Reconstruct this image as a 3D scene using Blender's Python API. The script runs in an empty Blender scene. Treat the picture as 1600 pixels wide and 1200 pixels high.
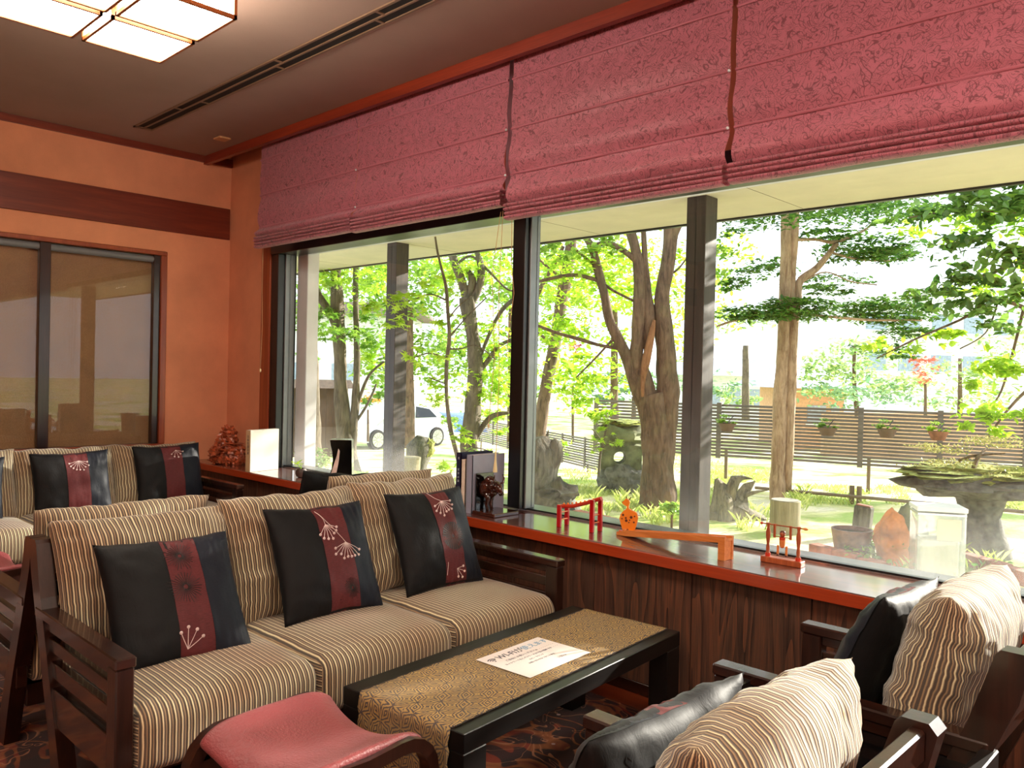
import bpy, bmesh, math, random
import numpy as np
from mathutils import Vector, Matrix, noise as mnoise
C = bpy.context.scene.collection
R = math.radians
rnd = random.Random(7)
nrg = np.random.default_rng(7)

# ------------------------------------------------------------------ camera, sky, sun, exposure
FPX = 1281.37
EX = Vector((0.71966536, 0.02490941, -0.69387412)); EY = Vector((0.69393993, 0.00730463, 0.71999585))
EZ = Vector((0.02300317, -0.99966303, -0.01202874))
EX.normalize(); EY = (EY - EX*EY.dot(EX)).normalized(); EZ = EX.cross(EY)
if EZ.y > 0: EZ = -EZ
W2 = Matrix((EX, EY, EZ))                     # camera axes (right, down, forward) to the room's axes
EYE = Vector((0, 0, 1.22))
cd = bpy.data.cameras.new('camera'); cam = bpy.data.objects.new('camera', cd); C.objects.link(cam)
rot = W2 @ Matrix(((1,0,0),(0,-1,0),(0,0,-1)))
cam.matrix_world = Matrix.Translation(EYE) @ rot.to_4x4()
cd.sensor_width = 36; cd.lens = FPX/1600*36; cd.clip_start = .02; cd.clip_end = 500
bpy.context.scene.camera = cam
vs = bpy.context.scene.view_settings
vs.view_transform = 'Standard'; vs.look = 'None'; vs.gamma = 1; vs.use_curve_mapping = False
vs.exposure = 0.2
SUN_EL, SUN_AZ = 19.5, 15.0                   # azimuth measured from the window's outward normal towards +x
SUN_E, SKY_E, LAMP_E = 14.0, 2.1, 21.0
w = bpy.data.worlds.new('sky'); bpy.context.scene.world = w; w.use_nodes = True
nt = w.node_tree; bg = nt.nodes['Background']
bg.inputs[0].default_value = (0.86, 0.94, 1.0, 1); bg.inputs[1].default_value = SKY_E
sd = bpy.data.lights.new('sun', 'SUN'); sd.energy = SUN_E; sd.angle = R(0.8); sd.color = (1, .93, .80)
so = bpy.data.objects.new('sun', sd); C.objects.link(so)
sv = Vector((math.sin(R(SUN_AZ))*math.cos(R(SUN_EL)), math.cos(R(SUN_AZ))*math.cos(R(SUN_EL)), math.sin(R(SUN_EL))))
so.rotation_euler = sv.to_track_quat('Z', 'Y').to_euler(); so.location = (2, 12, 8)

def at(px, py, s):                            # the point s metres deep along the ray through a pixel of the photograph
    return EYE + (W2 @ Vector((px-800, py-600, FPX)))*(s/FPX)
def ground(x, y):
    s = (-x+y)*.7071
    return -.12 if s < 10.6 else -.12 - min((s-10.6)*.075, 1.2)
def onground(px, py):
    d = W2 @ Vector((px-800, py-600, FPX)); t = (-.12-1.22)/d.z
    return EYE + d*t

# ------------------------------------------------------------------ materials
def lin(c): return tuple(((v/255)/12.92 if v/255 <= .04045 else (((v/255)+.055)/1.055)**2.4) for v in c)
def newmat(name):
    m = bpy.data.materials.new(name); m.use_nodes = True
    return m, m.node_tree, m.node_tree.nodes['Principled BSDF']
def N(t, typ, **k):
    n = t.nodes.new(typ)
    for a, b in k.items():
        if a == 'ins':
            for i, v in b.items(): n.inputs[i].default_value = v
        else: setattr(n, a, b)
    return n
def ramp(t, fac, stops, interp='LINEAR'):
    n = t.nodes.new('ShaderNodeValToRGB'); n.color_ramp.interpolation = interp
    e = n.color_ramp.elements
    while len(e) < len(stops): e.new(.5)
    for i, (p, c) in enumerate(stops):
        e[i].position = p; e[i].color = (*lin(c), 1) if max(c) > 1.0001 or isinstance(c[0], int) else (*c, 1)
    t.links.new(fac, n.inputs[0]); return n.outputs[0]
def coords(t, kind='Object', scale=(1,1,1), rot=(0,0,0)):
    tc = t.nodes.new('ShaderNodeTexCoord'); mp = t.nodes.new('ShaderNodeMapping')
    t.links.new(tc.outputs[kind], mp.inputs[0]); mp.inputs['Scale'].default_value = scale; mp.inputs['Rotation'].default_value = rot
    return mp.outputs[0]
def noise(t, vec, scale=5, detail=4, rough=.5, dist=0):
    n = N(t, 'ShaderNodeTexNoise', ins={'Scale': scale, 'Detail': detail, 'Roughness': rough, 'Distortion': dist})
    t.links.new(vec, n.inputs['Vector']); return n.outputs[0]
def math_(t, op, a, b=None, c=None):
    n = N(t, 'ShaderNodeMath', operation=op)
    for i, v in enumerate((a, b, c)):
        if v is None: continue
        if isinstance(v, (int, float)): n.inputs[i].default_value = v
        else: t.links.new(v, n.inputs[i])
    return n.outputs[0]
def bump(t, b, h, strength=.3, dist=.01):
    n = N(t, 'ShaderNodeBump', ins={'Strength': strength, 'Distance': dist}); t.links.new(h, n.inputs['Height'])
    t.links.new(n.outputs[0], b.inputs['Normal'])
def mixc(t, f, a, b, mode='MIX'):
    n = N(t, 'ShaderNodeMix', data_type='RGBA', blend_type=mode)
    for i, v in ((0, f), (6, a), (7, b)):
        if isinstance(v, (int, float)): n.inputs[i].default_value = v
        elif isinstance(v, tuple): n.inputs[i].default_value = (*lin(v), 1)
        else: t.links.new(v, n.inputs[i])
    return n.outputs[2]
MT = {}
def plain(name, col, rough=.5, var=.12, scale=8, bmp=0, metal=0, spec=.5, coat=0, stretch=(1,1,1), sheen=0, bscale=None, trans=0):
    if name in MT: return MT[name]
    m, t, b = newmat(name); v = coords(t, 'Object', stretch)
    lo = tuple(max(0, c*(1-var)) for c in col); hi = tuple(min(255, c*(1+var)) for c in col)
    nz = noise(t, v, scale, 5, .6)
    t.links.new(ramp(t, nz, [(.3, tuple(int(c) for c in lo)), (.7, tuple(int(c) for c in hi))]), b.inputs['Base Color'])
    b.inputs['Roughness'].default_value = rough; b.inputs['Metallic'].default_value = metal
    b.inputs['Specular IOR Level'].default_value = spec; b.inputs['Coat Weight'].default_value = coat; b.inputs['Coat Roughness'].default_value = .08
    if sheen: b.inputs['Sheen Weight'].default_value = sheen
    if bmp: bump(t, b, noise(t, v, bscale or scale*4, 4, .6), bmp, .01)
    if trans: b.inputs['Transmission Weight'].default_value = trans
    MT[name] = m; return m
def wood(name, dark, light, rough=.4, scale=1., axis='z', coat=0, bmp=.1, knots=False, spec=.5, coatr=.08):
    m, t, b = newmat(name)
    st = {'x': (.8, 14, 14), 'y': (14, .8, 14), 'z': (14, 14, .8)}[axis]
    v = coords(t, 'Object', tuple(s*scale for s in st))
    n1 = noise(t, v, 1.6, 6, .62, .8); n2 = noise(t, v, 9, 3, .7)
    f = math_(t, 'ADD', math_(t, 'MULTIPLY', n1, .75), math_(t, 'MULTIPLY', n2, .25))
    mid = tuple(int((a+c)/2) for a, c in zip(dark, light))
    t.links.new(ramp(t, f, [(.34, dark), (.5, mid), (.64, light)]), b.inputs['Base Color'])
    b.inputs['Roughness'].default_value = rough; b.inputs['Coat Weight'].default_value = coat; b.inputs['Coat Roughness'].default_value = coatr
    b.inputs['Specular IOR Level'].default_value = spec
    if bmp: bump(t, b, n2, bmp, .004)
    MT[name] = m; return m

wood('espresso_wood', (26,12,9), (52,26,18), .28, coat=.35, bmp=.05)
wood('espresso_wood_x', (26,12,9), (58,28,18), .26, axis='x', coat=.4, bmp=.05)
wood('black_wood', (9,8,8), (22,19,18), .35, axis='y', bmp=.08)
wood('sill_wood', (56,20,12), (104,40,24), .16, axis='x', coat=1., bmp=.02, coatr=.10, spec=1.)
MT['sill_wood'].node_tree.nodes['Principled BSDF'].inputs['Roughness'].default_value = .48
MT['sill_wood'].node_tree.nodes['Principled BSDF'].inputs['Coat IOR'].default_value = 2.2
wood('sill_edge', (150,48,18), (178,66,26), .35, axis='x', coat=.2, bmp=.03)
wood('red_trim', (92,30,16), (124,48,26), .4, axis='y', coat=.15, bmp=.05)
wood('red_trim_x', (112,34,16), (150,54,28), .4, axis='x', coat=.15, bmp=.05)
wood('casing_wood', (128,52,26), (158,76,38), .4, axis='z', coat=.15, bmp=.05)
wood('floor_wood', (96,36,18), (134,60,32), .3, axis='x', coat=.3, bmp=.03)
wood('toy_wood', (196,108,48), (224,140,72), .4, axis='x', coat=.2, bmp=.03, scale=3)
wood('toy_wood_dark', (140,62,30), (180,92,50), .4, axis='z', coat=.2, bmp=.03, scale=3)
wood('post_wood', (38,32,29), (64,55,49), .55, bmp=.1)
wood('fence_wood', (96,88,88), (132,122,120), .6, axis='x', bmp=.1)
wood('log_wood', (120,110,82), (170,160,128), .8, scale=.8, bmp=.5)
# wainscot: cedar plywood with dark flame grain
def mat_wainscot():
    m, t, b = newmat('wainscot_wood')
    oi = N(t, 'ShaderNodeObjectInfo'); v0 = coords(t, 'Object', (1,1,1))
    ad = N(t, 'ShaderNodeVectorMath', operation='ADD'); t.links.new(v0, ad.inputs[0])
    sc = N(t, 'ShaderNodeVectorMath', operation='SCALE'); sc.inputs[0].default_value = (31, 7, 17); t.links.new(oi.outputs['Random'], sc.inputs['Scale'])
    t.links.new(sc.outputs[0], ad.inputs[1])
    mp = N(t, 'ShaderNodeMapping', ins={'Scale': (8, 8, .8)}); t.links.new(ad.outputs[0], mp.inputs[0])
    n1 = noise(t, mp.outputs[0], 1.0, 2, .5, .3)
    rings = math_(t, 'FRACT', math_(t, 'MULTIPLY', n1, 9.0))
    mp2 = N(t, 'ShaderNodeMapping', ins={'Scale': (120, 120, 4)}); t.links.new(ad.outputs[0], mp2.inputs[0])
    fine = noise(t, mp2.outputs[0], 1.5, 3, .6)
    f = math_(t, 'ADD', math_(t, 'MULTIPLY', rings, .32), math_(t, 'MULTIPLY', fine, .68))
    col = ramp(t, f, [(.25, (46,34,30)), (.5, (84,60,48)), (.72, (112,72,52))])
    big = noise(t, mp.outputs[0], .5, 2, .5)
    col = mixc(t, ramp(t, big, [(.4, (0,0,0)), (.68, (120,120,120))]), col, (122,46,22))
    t.links.new(col, b.inputs['Base Color']); b.inputs['Roughness'].default_value = .42
    bump(t, b, fine, .25, .003); MT['wainscot'] = m
mat_wainscot()
# orange Japanese plaster
plain('plaster', (214,142,106), .85, .05, 3, .25, bscale=220)
plain('ceiling_paint', (156,130,118), .85, .03, 2, .1, bscale=160)
plain('soffit', (200,190,164), .85, .03, 3, .15, bscale=90)
plain('exterior_plaster', (205,205,205), .8, .05, 3, .2)
plain('black_metal', (14,14,15), .3, .05, 5)
plain('grey_metal', (120,124,126), .35, .05, 5, metal=.6)
plain('steel', (190,192,196), .25, .04, 5, metal=.9)
plain('dark_slot', (14,11,9), .8)
plain('diffuser_metal', (120,92,70), .5, .04, 5)
plain('cream_plastic', (196,150,108), .5, .03)
plain('white_card', (208,200,188), .6, .02, 4)
plain('beige_card', (196,160,122), .6, .05, 9)
plain('paper', (244,238,236), .7, .01)
plain('ink', (40,42,66), .7, .02); plain('ink_soft', (130,128,140), .7, .02); plain('ink_blue', (120,170,205), .7, .02)
plain('cord', (190,150,110), .8, .1)
plain('tube_grey', (110,112,116), .4, .05)
plain('red_paint', (178,16,22), .3, .08, 6, coat=.4)
plain('orange_paint', (238,132,24), .35, .05, 6, coat=.3)
plain('spot_brown', (92,38,16), .5)
plain('toy_red', (196,52,28), .4, .06)
plain('bull_bronze', (58,26,18), .18, .2, 20, coat=.6)
plain('horn', (228,196,150), .3, .2, 14, stretch=(1,1,.3))
plain('black_gloss', (8,8,9), .12, .05, coat=.5)
plain('feather_white', (215,190,180), .5, .1, 20)
plain('pot_brown', (66,46,40), .5, .2, 30, .2)
plain('navy_book', (30,30,62), .4, .1); plain('pages', (226,206,188), .8, .06, 60); plain('grey_book', (150,152,172), .45, .04)
plain('clear_white', (215,225,230), .3, .04)
plain('sculpture', (150,72,44), .35, .45, 22, .6, coat=.4, bscale=30)
plain('red_leather', (148,68,72), .38, .08, 5, .35, bscale=140, sheen=.1)
plain('embroidery', (214,190,188), .6, .1, 30, sheen=.3)
plain('dull_thread', (104,62,56), .6, .1, 30); plain('dark_thread', (34,24,26), .6, .1, 30)
plain('granite', (92,90,84), .85, .4, 14, .7, bscale=26)
plain('mossy_stone', (92,96,70), .9, .55, 5, .8, bscale=22)
plain('pale_stone', (150,146,134), .9, .3, 6, .8, bscale=20)
plain('orange_rock', (186,120,70), .9, .35, 5, .7, bscale=14)
plain('moss', (150,156,84), .95, .3, 20, .8)
plain('terracotta', (140,92,74), .8, .2, 12, .4); plain('brick', (150,92,72), .85, .25, 12, .5)
plain('pot_glaze', (112,84,74), .45, .25, 18, .3)
plain('car_white', (206,212,220), .25, .02, coat=.6); plain('car_blue', (26,92,176), .25, .05, coat=.6)
plain('car_glass', (26,34,42), .08, .05); plain('tyre', (24,24,26), .8, .1)
plain('house_white', (224,226,226), .8, .04); plain('house_tan', (206,164,128), .8, .08); plain('roof_tile', (182,190,200), .6, .12, 20)
plain('roof_dark', (84,70,58), .8, .2, 10, .3); plain('shed_wood', (74,52,40), .7, .2, 8, .2, stretch=(6,6,.6))
plain('window_blue', (150,168,186), .2, .1)
plain('planter_brown', (104,82,72), .7, .15); plain('pipe', (130,110,92), .6, .1)
plain('white_plastic', (230,232,234), .35, .03); plain('mesh_grey', (84,86,90), .6, .3, 60)

def mat_bark(name, dark, light, moss=0.0):
    m, t, b = newmat(name); v = coords(t, 'Object', (1,1,.22))
    n1 = noise(t, v, 26, 6, .7, .6); n2 = noise(t, coords(t, 'Object'), 3, 3, .5)
    col = ramp(t, n1, [(.32, dark), (.62, light)])
    col = mixc(t, ramp(t, n2, [(.5, (0,0,0)), (.7, (150,150,150))]), col, tuple(min(255, int(c*1.25)) for c in light))
    if moss: col = mixc(t, ramp(t, noise(t, coords(t,'Object'), 6, 3, .6), [(.5, (0,0,0)), (.65, (int(255*moss),)*3)]), col, (120,128,80))
    t.links.new(col, b.inputs['Base Color']); b.inputs['Roughness'].default_value = .9; bump(t, b, n1, .9, .02); MT[name] = m
mat_bark('bark_brown', (62,48,38), (124,100,80), .4); mat_bark('bark_grey', (66,58,50), (120,108,92), .3); mat_bark('bark_pale', (132,100,78), (196,164,138))
mat_bark('driftwood', (70,66,58), (150,140,118)); mat_bark('stump_bark', (52,50,44), (116,112,100), .5); mat_bark('wound', (104,66,42), (158,112,78))

def mat_leaf(name, a, b_, trans=.55):
    m = bpy.data.materials.new(name); m.use_nodes = True; t = m.node_tree; t.nodes.clear()
    g = N(t, 'ShaderNodeNewGeometry'); col = ramp(t, g.outputs['Random Per Island'], [(0, a), (1, b_)])
    d = N(t, 'ShaderNodeBsdfDiffuse'); tr = N(t, 'ShaderNodeBsdfTranslucent'); gl = N(t, 'ShaderNodeBsdfGlossy', ins={'Roughness': .35})
    t.links.new(col, d.inputs[0]); t.links.new(col, tr.inputs[0])
    mx = N(t, 'ShaderNodeMixShader', ins={0: trans}); t.links.new(d.outputs[0], mx.inputs[1]); t.links.new(tr.outputs[0], mx.inputs[2])
    m2 = N(t, 'ShaderNodeMixShader', ins={0: .05}); t.links.new(mx.outputs[0], m2.inputs[1]); t.links.new(gl.outputs[0], m2.inputs[2])
    o = N(t, 'ShaderNodeOutputMaterial'); t.links.new(m2.outputs[0], o.inputs[0]); MT[name] = m
mat_leaf('leaf_lime', (150,196,40), (206,232,84)); mat_leaf('leaf_green', (76,132,40), (156,194,76)); mat_leaf('leaf_mid', (108,160,48), (184,214,96))
mat_leaf('leaf_deep', (58,104,44), (130,168,74), .45); mat_leaf('leaf_pine', (48,96,40), (112,156,60), .4); mat_leaf('leaf_red', (196,86,76), (226,146,110)); mat_leaf('leaf_orange', (220,130,50), (236,170,80))
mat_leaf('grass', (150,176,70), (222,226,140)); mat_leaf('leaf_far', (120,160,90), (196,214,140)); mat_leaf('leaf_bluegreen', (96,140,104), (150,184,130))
mat_leaf('moss_tuft', (140,140,70), (214,206,140), .3)

# striped chenille: stripes run along V, UV is in metres
def mat_stripe():
    m, t, b = newmat('striped_chenille')
    uv = N(t, 'ShaderNodeUVMap'); sp = N(t, 'ShaderNodeSeparateXYZ'); t.links.new(uv.outputs[0], sp.inputs[0])
    wob = noise(t, uv.outputs[0], 14, 2, .5); u = math_(t, 'ADD', sp.outputs[0], math_(t, 'MULTIPLY', math_(t, 'SUBTRACT', wob, .5), .004))
    fr = math_(t, 'FRACT', math_(t, 'ADD', math_(t, 'MULTIPLY', u, 1/.0155), 100.0))
    base = ramp(t, fr, [(0, (232,224,190)), (.14, (232,224,190)), (.2, (118,92,70)), (.32, (84,76,70)), (.42, (108,100,92)), (.5, (164,140,108)), (.58, (164,140,108)), (.66, (82,74,68)), (.88, (86,77,70)), (.96, (170,156,126))])
    tint = noise(t, uv.outputs[0], 3.5, 2, .5)
    col = mixc(t, ramp(t, tint, [(.45, (0,0,0)), (.62, (150,150,150))]), base, (226,160,112), 'MULTIPLY')
    pile = noise(t, coords(t, 'UV', (1,1,1)), 700, 2, .6)
    col = mixc(t, .25, col, ramp(t, pile, [(.3, (60,50,40)), (.7, (230,220,200))]), 'OVERLAY')
    t.links.new(col, b.inputs['Base Color']); b.inputs['Roughness'].default_value = .75; b.inputs['Sheen Weight'].default_value = .35; b.inputs['Specular IOR Level'].default_value = .25
    h = ramp(t, fr, [(0, (255,255,255)), (.18, (255,255,255)), (.3, (60,60,60)), (.55, (160,160,160)), (.75, (50,50,50)), (1, (255,255,255))])
    bump(t, b, h, .6, .0025); MT['stripe'] = m
mat_stripe()
def mat_satin(name, col, rough=.34):
    m, t, b = newmat(name); v = coords(t, 'UV', (1, 1, 1)); n = noise(t, coords(t, 'UV', (60, 900, 1)), 1, 3, .6)
    big = noise(t, v, 9, 4, .6, .5)
    lo = tuple(int(c*.8) for c in col); hi = tuple(min(255, int(c*1.25)) for c in col)
    t.links.new(ramp(t, n, [(.3, lo), (.7, hi)]), b.inputs['Base Color']); b.inputs['Roughness'].default_value = rough
    b.inputs['Sheen Weight'].default_value = .04; b.inputs['Specular IOR Level'].default_value = .22
    bump(t, b, math_(t, 'ADD', math_(t, 'ADD', math_(t, 'MULTIPLY', big, 2.0), math_(t, 'MULTIPLY', noise(t, coords(t, 'UV', (34, 11, 1)), 1, 4, .7, .8), .9)), math_(t, 'MULTIPLY', n, .1)), .26, .005); MT[name] = m
mat_satin('satin_black', (8,8,11), .6); mat_satin('satin_navy', (20,24,35), .52); mat_satin('satin_wine', (84,34,36), .55)
def mat_blind():
    m = bpy.data.materials.new('blind_fabric'); m.use_nodes = True; t = m.node_tree; b = t.nodes['Principled BSDF']; out = t.nodes['Material Output']
    v = coords(t, 'UV', (1,1,1))
    w1 = noise(t, v, 9, 2, .5); w2 = N(t, 'ShaderNodeTexNoise', ins={'Scale': 11, 'Detail': 1}); t.links.new(v, w2.inputs[0])
    def strokes(scale, seed):                       # short curved embossed strokes: broken level lines of a smooth noise
        mp = N(t, 'ShaderNodeMapping', ins={'Location': (seed, seed*2, 0)}); t.links.new(v, mp.inputs[0])
        nz = noise(t, mp.outputs[0], scale, 0, .5, .9)
        line = ramp(t, math_(t, 'ABSOLUTE', math_(t, 'SUBTRACT', math_(t, 'FRACT', math_(t, 'MULTIPLY', nz, 9.0)), .5)), [(.0, (255,255,255)), (.05, (255,255,255)), (.11, (0,0,0))])
        gate = ramp(t, noise(t, mp.outputs[0], scale*1.7, 1, .5), [(.44, (0,0,0)), (.48, (255,255,255))])
        return math_(t, 'MULTIPLY', line, gate)
    s = math_(t, 'MAXIMUM', math_(t, 'MAXIMUM', strokes(17, 3.1), strokes(14, 9.7)), strokes(20, 5.3))
    col = mixc(t, math_(t, 'MULTIPLY', s, .62), (200,114,132), (80,28,42))
    wv = noise(t, coords(t, 'UV', (300, 300, 1)), 1, 2, .5); col = mixc(t, .15, col, ramp(t, wv, [(.3,(40,30,40)),(.7,(250,240,240))]), 'OVERLAY')
    t.links.new(col, b.inputs['Base Color']); b.inputs['Roughness'].default_value = .45; b.inputs['Sheen Weight'].default_value = .4
    bump(t, b, math_(t, 'ADD', math_(t, 'MULTIPLY', s, -1.0), math_(t, 'MULTIPLY', noise(t, v, 12, 3, .5), 1.5)), .35, .008)
    tr = N(t, 'ShaderNodeBsdfTranslucent'); t.links.new(col, tr.inputs[0]); mx = N(t, 'ShaderNodeMixShader', ins={0: .3})
    t.links.new(b.outputs[0], mx.inputs[1]); t.links.new(tr.outputs[0], mx.inputs[2]); t.links.new(mx.outputs[0], out.inputs[0]); MT['blind'] = m
mat_blind()
def mat_carpet():
    m, t, b = newmat('floral_carpet'); v = coords(t, 'Object', (1,1,1))
    def warp(amount, sc, seed):
        nz = N(t, 'ShaderNodeTexNoise', ins={'Scale': sc, 'Detail': 1.5}); mp = N(t, 'ShaderNodeMapping', ins={'Location': (seed, seed, 0)}); t.links.new(v, mp.inputs[0]); t.links.new(mp.outputs[0], nz.inputs[0])
        ds = N(t, 'ShaderNodeVectorMath', operation='MULTIPLY_ADD'); t.links.new(nz.outputs['Color'], ds.inputs[0]); ds.inputs[1].default_value = (amount, amount, 0); t.links.new(v, ds.inputs[2]); return ds.outputs[0]
    n1 = noise(t, warp(.5, 4, 2), 6.5, 1, .4); n2 = noise(t, warp(.4, 5, 6), 9, 1, .4, 1.5); n3 = noise(t, warp(.3, 6, 11), 7, 2, .5)
    base = ramp(t, n3, [(.4, (34,16,26)), (.5, (58,18,26)), (.62, (44,14,16))])
    scroll = ramp(t, n1, [(.47, (0,0,0)), (.49, (255,255,255)), (.545, (255,255,255)), (.56, (0,0,0))])
    col = mixc(t, scroll, base, ramp(t, n2, [(.4, (140,62,30)), (.55, (176,104,54)), (.66, (150,50,28))]))
    curl = ramp(t, n2, [(.575, (0,0,0)), (.585, (255,255,255)), (.605, (255,255,255)), (.615, (0,0,0))])
    col = mixc(t, curl, col, (196,132,96))
    vo = N(t, 'ShaderNodeTexVoronoi', ins={'Scale': 17}); t.links.new(v, vo.inputs[0])
    dots = math_(t, 'MULTIPLY', ramp(t, vo.outputs['Distance'], [(.13, (255,255,255)), (.16, (0,0,0))]), ramp(t, n3, [(.56, (0,0,0)), (.58, (255,255,255))]))
    col = mixc(t, dots, col, (206,180,176))
    t.links.new(col, b.inputs['Base Color']); b.inputs['Roughness'].default_value = .95; b.inputs['Sheen Weight'].default_value = .2
    bump(t, b, noise(t, v, 300, 2, .6), .4, .004); MT['carpet'] = m
mat_carpet()
def mat_runner():
    m, t, b = newmat('brocade_runner'); uv = coords(t, 'UV', (1,1,1))
    sp = N(t, 'ShaderNodeSeparateXYZ'); t.links.new(uv, sp.inputs[0])
    # nested lozenges cut by diagonals
    a = math_(t, 'ADD', math_(t, 'MULTIPLY', sp.outputs[0], 13.0), math_(t, 'MULTIPLY', sp.outputs[1], 10.0)); c = math_(t, 'SUBTRACT', math_(t, 'MULTIPLY', sp.outputs[0], 13.0), math_(t, 'MULTIPLY', sp.outputs[1], 10.0))
    ta = math_(t, 'PINGPONG', math_(t, 'ADD', a, 40.0), .5); tc = math_(t, 'PINGPONG', math_(t, 'ADD', c, 40.0), .5)
    mm = math_(t, 'MAXIMUM', ta, tc); mn = math_(t, 'MINIMUM', ta, tc)
    wob = noise(t, uv, 30, 2, .5)
    k = math_(t, 'FRACT', math_(t, 'ADD', math_(t, 'MULTIPLY', math_(t, 'SUBTRACT', mm, math_(t, 'MULTIPLY', mn, .5)), 7.0), math_(t, 'MULTIPLY', wob, 1.6)))
    col = ramp(t, k, [(.0, (190,162,108)), (.5, (170,142,90)), (.58, (76,74,80)), (.94, (92,88,94)), (1, (190,162,108))])
    vo = noise(t, uv, 7, 2, .5)
    col = mixc(t, ramp(t, vo, [(.42,(0,0,0)),(.6,(150,150,150))]), col, (140,128,112))
    fine = noise(t, coords(t, 'UV', (900,300,1)), 1, 2, .5); col = mixc(t, .3, col, ramp(t, fine, [(.3,(50,40,30)),(.7,(240,230,210))]), 'OVERLAY')
    t.links.new(col, b.inputs['Base Color']); b.inputs['Roughness'].default_value = .7; b.inputs['Specular IOR Level'].default_value = .15; bump(t, b, k, .3, .001); MT['runner'] = m
mat_runner()
def mat_glass(name, refl=1.0, dust=.0, tint=(1,1,1)):
    m = bpy.data.materials.new(name); m.use_nodes = True; t = m.node_tree; t.nodes.clear()
    tr = N(t, 'ShaderNodeBsdfTransparent'); tr.inputs[0].default_value = (*tint, 1); gl = N(t, 'ShaderNodeBsdfGlossy', ins={'Roughness': 0.0})
    lw = N(t, 'ShaderNodeLayerWeight', ins={'Blend': .5}); fr = math_(t, 'MULTIPLY_ADD', math_(t, 'POWER', lw.outputs['Facing'], 5.0), .96, .04); fm = math_(t, 'MULTIPLY', fr, refl); fm = math_(t, 'MINIMUM', fm, 1.0)
    mx = N(t, 'ShaderNodeMixShader'); t.links.new(fm, mx.inputs[0]); t.links.new(tr.outputs[0], mx.inputs[1]); t.links.new(gl.outputs[0], mx.inputs[2])
    o = N(t, 'ShaderNodeOutputMaterial'); last = mx.outputs[0]
    if dust:
        v = coords(t, 'Object'); n1 = noise(t, v, 1.6, 5, .6); n2 = noise(t, coords(t, 'Object', (1,1,.15)), 60, 4, .7)
        d = N(t, 'ShaderNodeBsdfTranslucent'); d.inputs[0].default_value = (.95, .95, .95, 1)
        f = math_(t, 'MULTIPLY', math_(t, 'ADD', math_(t, 'MULTIPLY', ramp(t, n1, [(.4,(30,30,30)),(.75,(255,255,255))]), .7), math_(t, 'MULTIPLY', n2, .3)), dust)
        if name == 'pane':                            # dirt film, thickened towards the sill to stand in for the milky glare
            spz = N(t, 'ShaderNodeSeparateXYZ'); t.links.new(v, spz.inputs[0]); f = math_(t, 'MULTIPLY', f, ramp(t, math_(t, 'SUBTRACT', spz.outputs[2], .4), [(.1,(255,255,255)),(.42,(110,110,110)),(.95,(18,18,18))]))
        m2 = N(t, 'ShaderNodeMixShader'); t.links.new(f, m2.inputs[0]); t.links.new(last, m2.inputs[1]); t.links.new(d.outputs[0], m2.inputs[2]); last = m2.outputs[0]
    t.links.new(last, o.inputs[0]); MT[name] = m
mat_glass('pane', .8, .12); mat_glass('inner_pane', .9); mat_glass('acrylic', 1.2, .5, (.93,.95,.93))
def mat_emit(name, col, e):
    m = bpy.data.materials.new(name); m.use_nodes = True; t = m.node_tree; t.nodes.clear()
    em = N(t, 'ShaderNodeEmission'); em.inputs[0].default_value = (*lin(col), 1); em.inputs[1].default_value = e
    o = N(t, 'ShaderNodeOutputMaterial'); t.links.new(em.outputs[0], o.inputs[0]); MT[name] = m
mat_emit('lamp_paper', (255,241,220), LAMP_E); mat_emit('lamp_channel', (255,176,84), 1.6)
wood('lamp_wood', (150,74,30), (186,104,50), .4, axis='y')
def mat_ground():
    m, t, b = newmat('garden_ground'); v = coords(t, 'Object')
    n = noise(t, v, .8, 5, .6); f = noise(t, v, 30, 4, .7)
    col = ramp(t, n, [(.42, (220,212,190)), (.5, (206,204,150)), (.58, (150,176,84))])
    col = mixc(t, .4, col, ramp(t, f, [(.3,(110,110,90)),(.7,(240,240,230))]), 'OVERLAY')
    t.links.new(col, b.inputs['Base Color']); b.inputs['Roughness'].default_value = .95; bump(t, b, f, .5, .02); MT['ground'] = m
mat_ground()
def mat_shade():
    m, t, b = newmat('woven_shade'); v = coords(t, 'Object', (1,1,1))
    f = noise(t, coords(t, 'Object', (1, 300, 300)), 1, 3, .6); g = noise(t, v, 5, 3, .6)
    col = ramp(t, f, [(.3, (128,98,66)), (.7, (170,136,96))]); col = mixc(t, .3, col, ramp(t, g, [(.3,(80,60,40)),(.7,(170,150,120))]), 'OVERLAY')
    t.links.new(col, b.inputs['Base Color']); b.inputs['Roughness'].default_value = .8; MT['shade'] = m
mat_shade()

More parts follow.
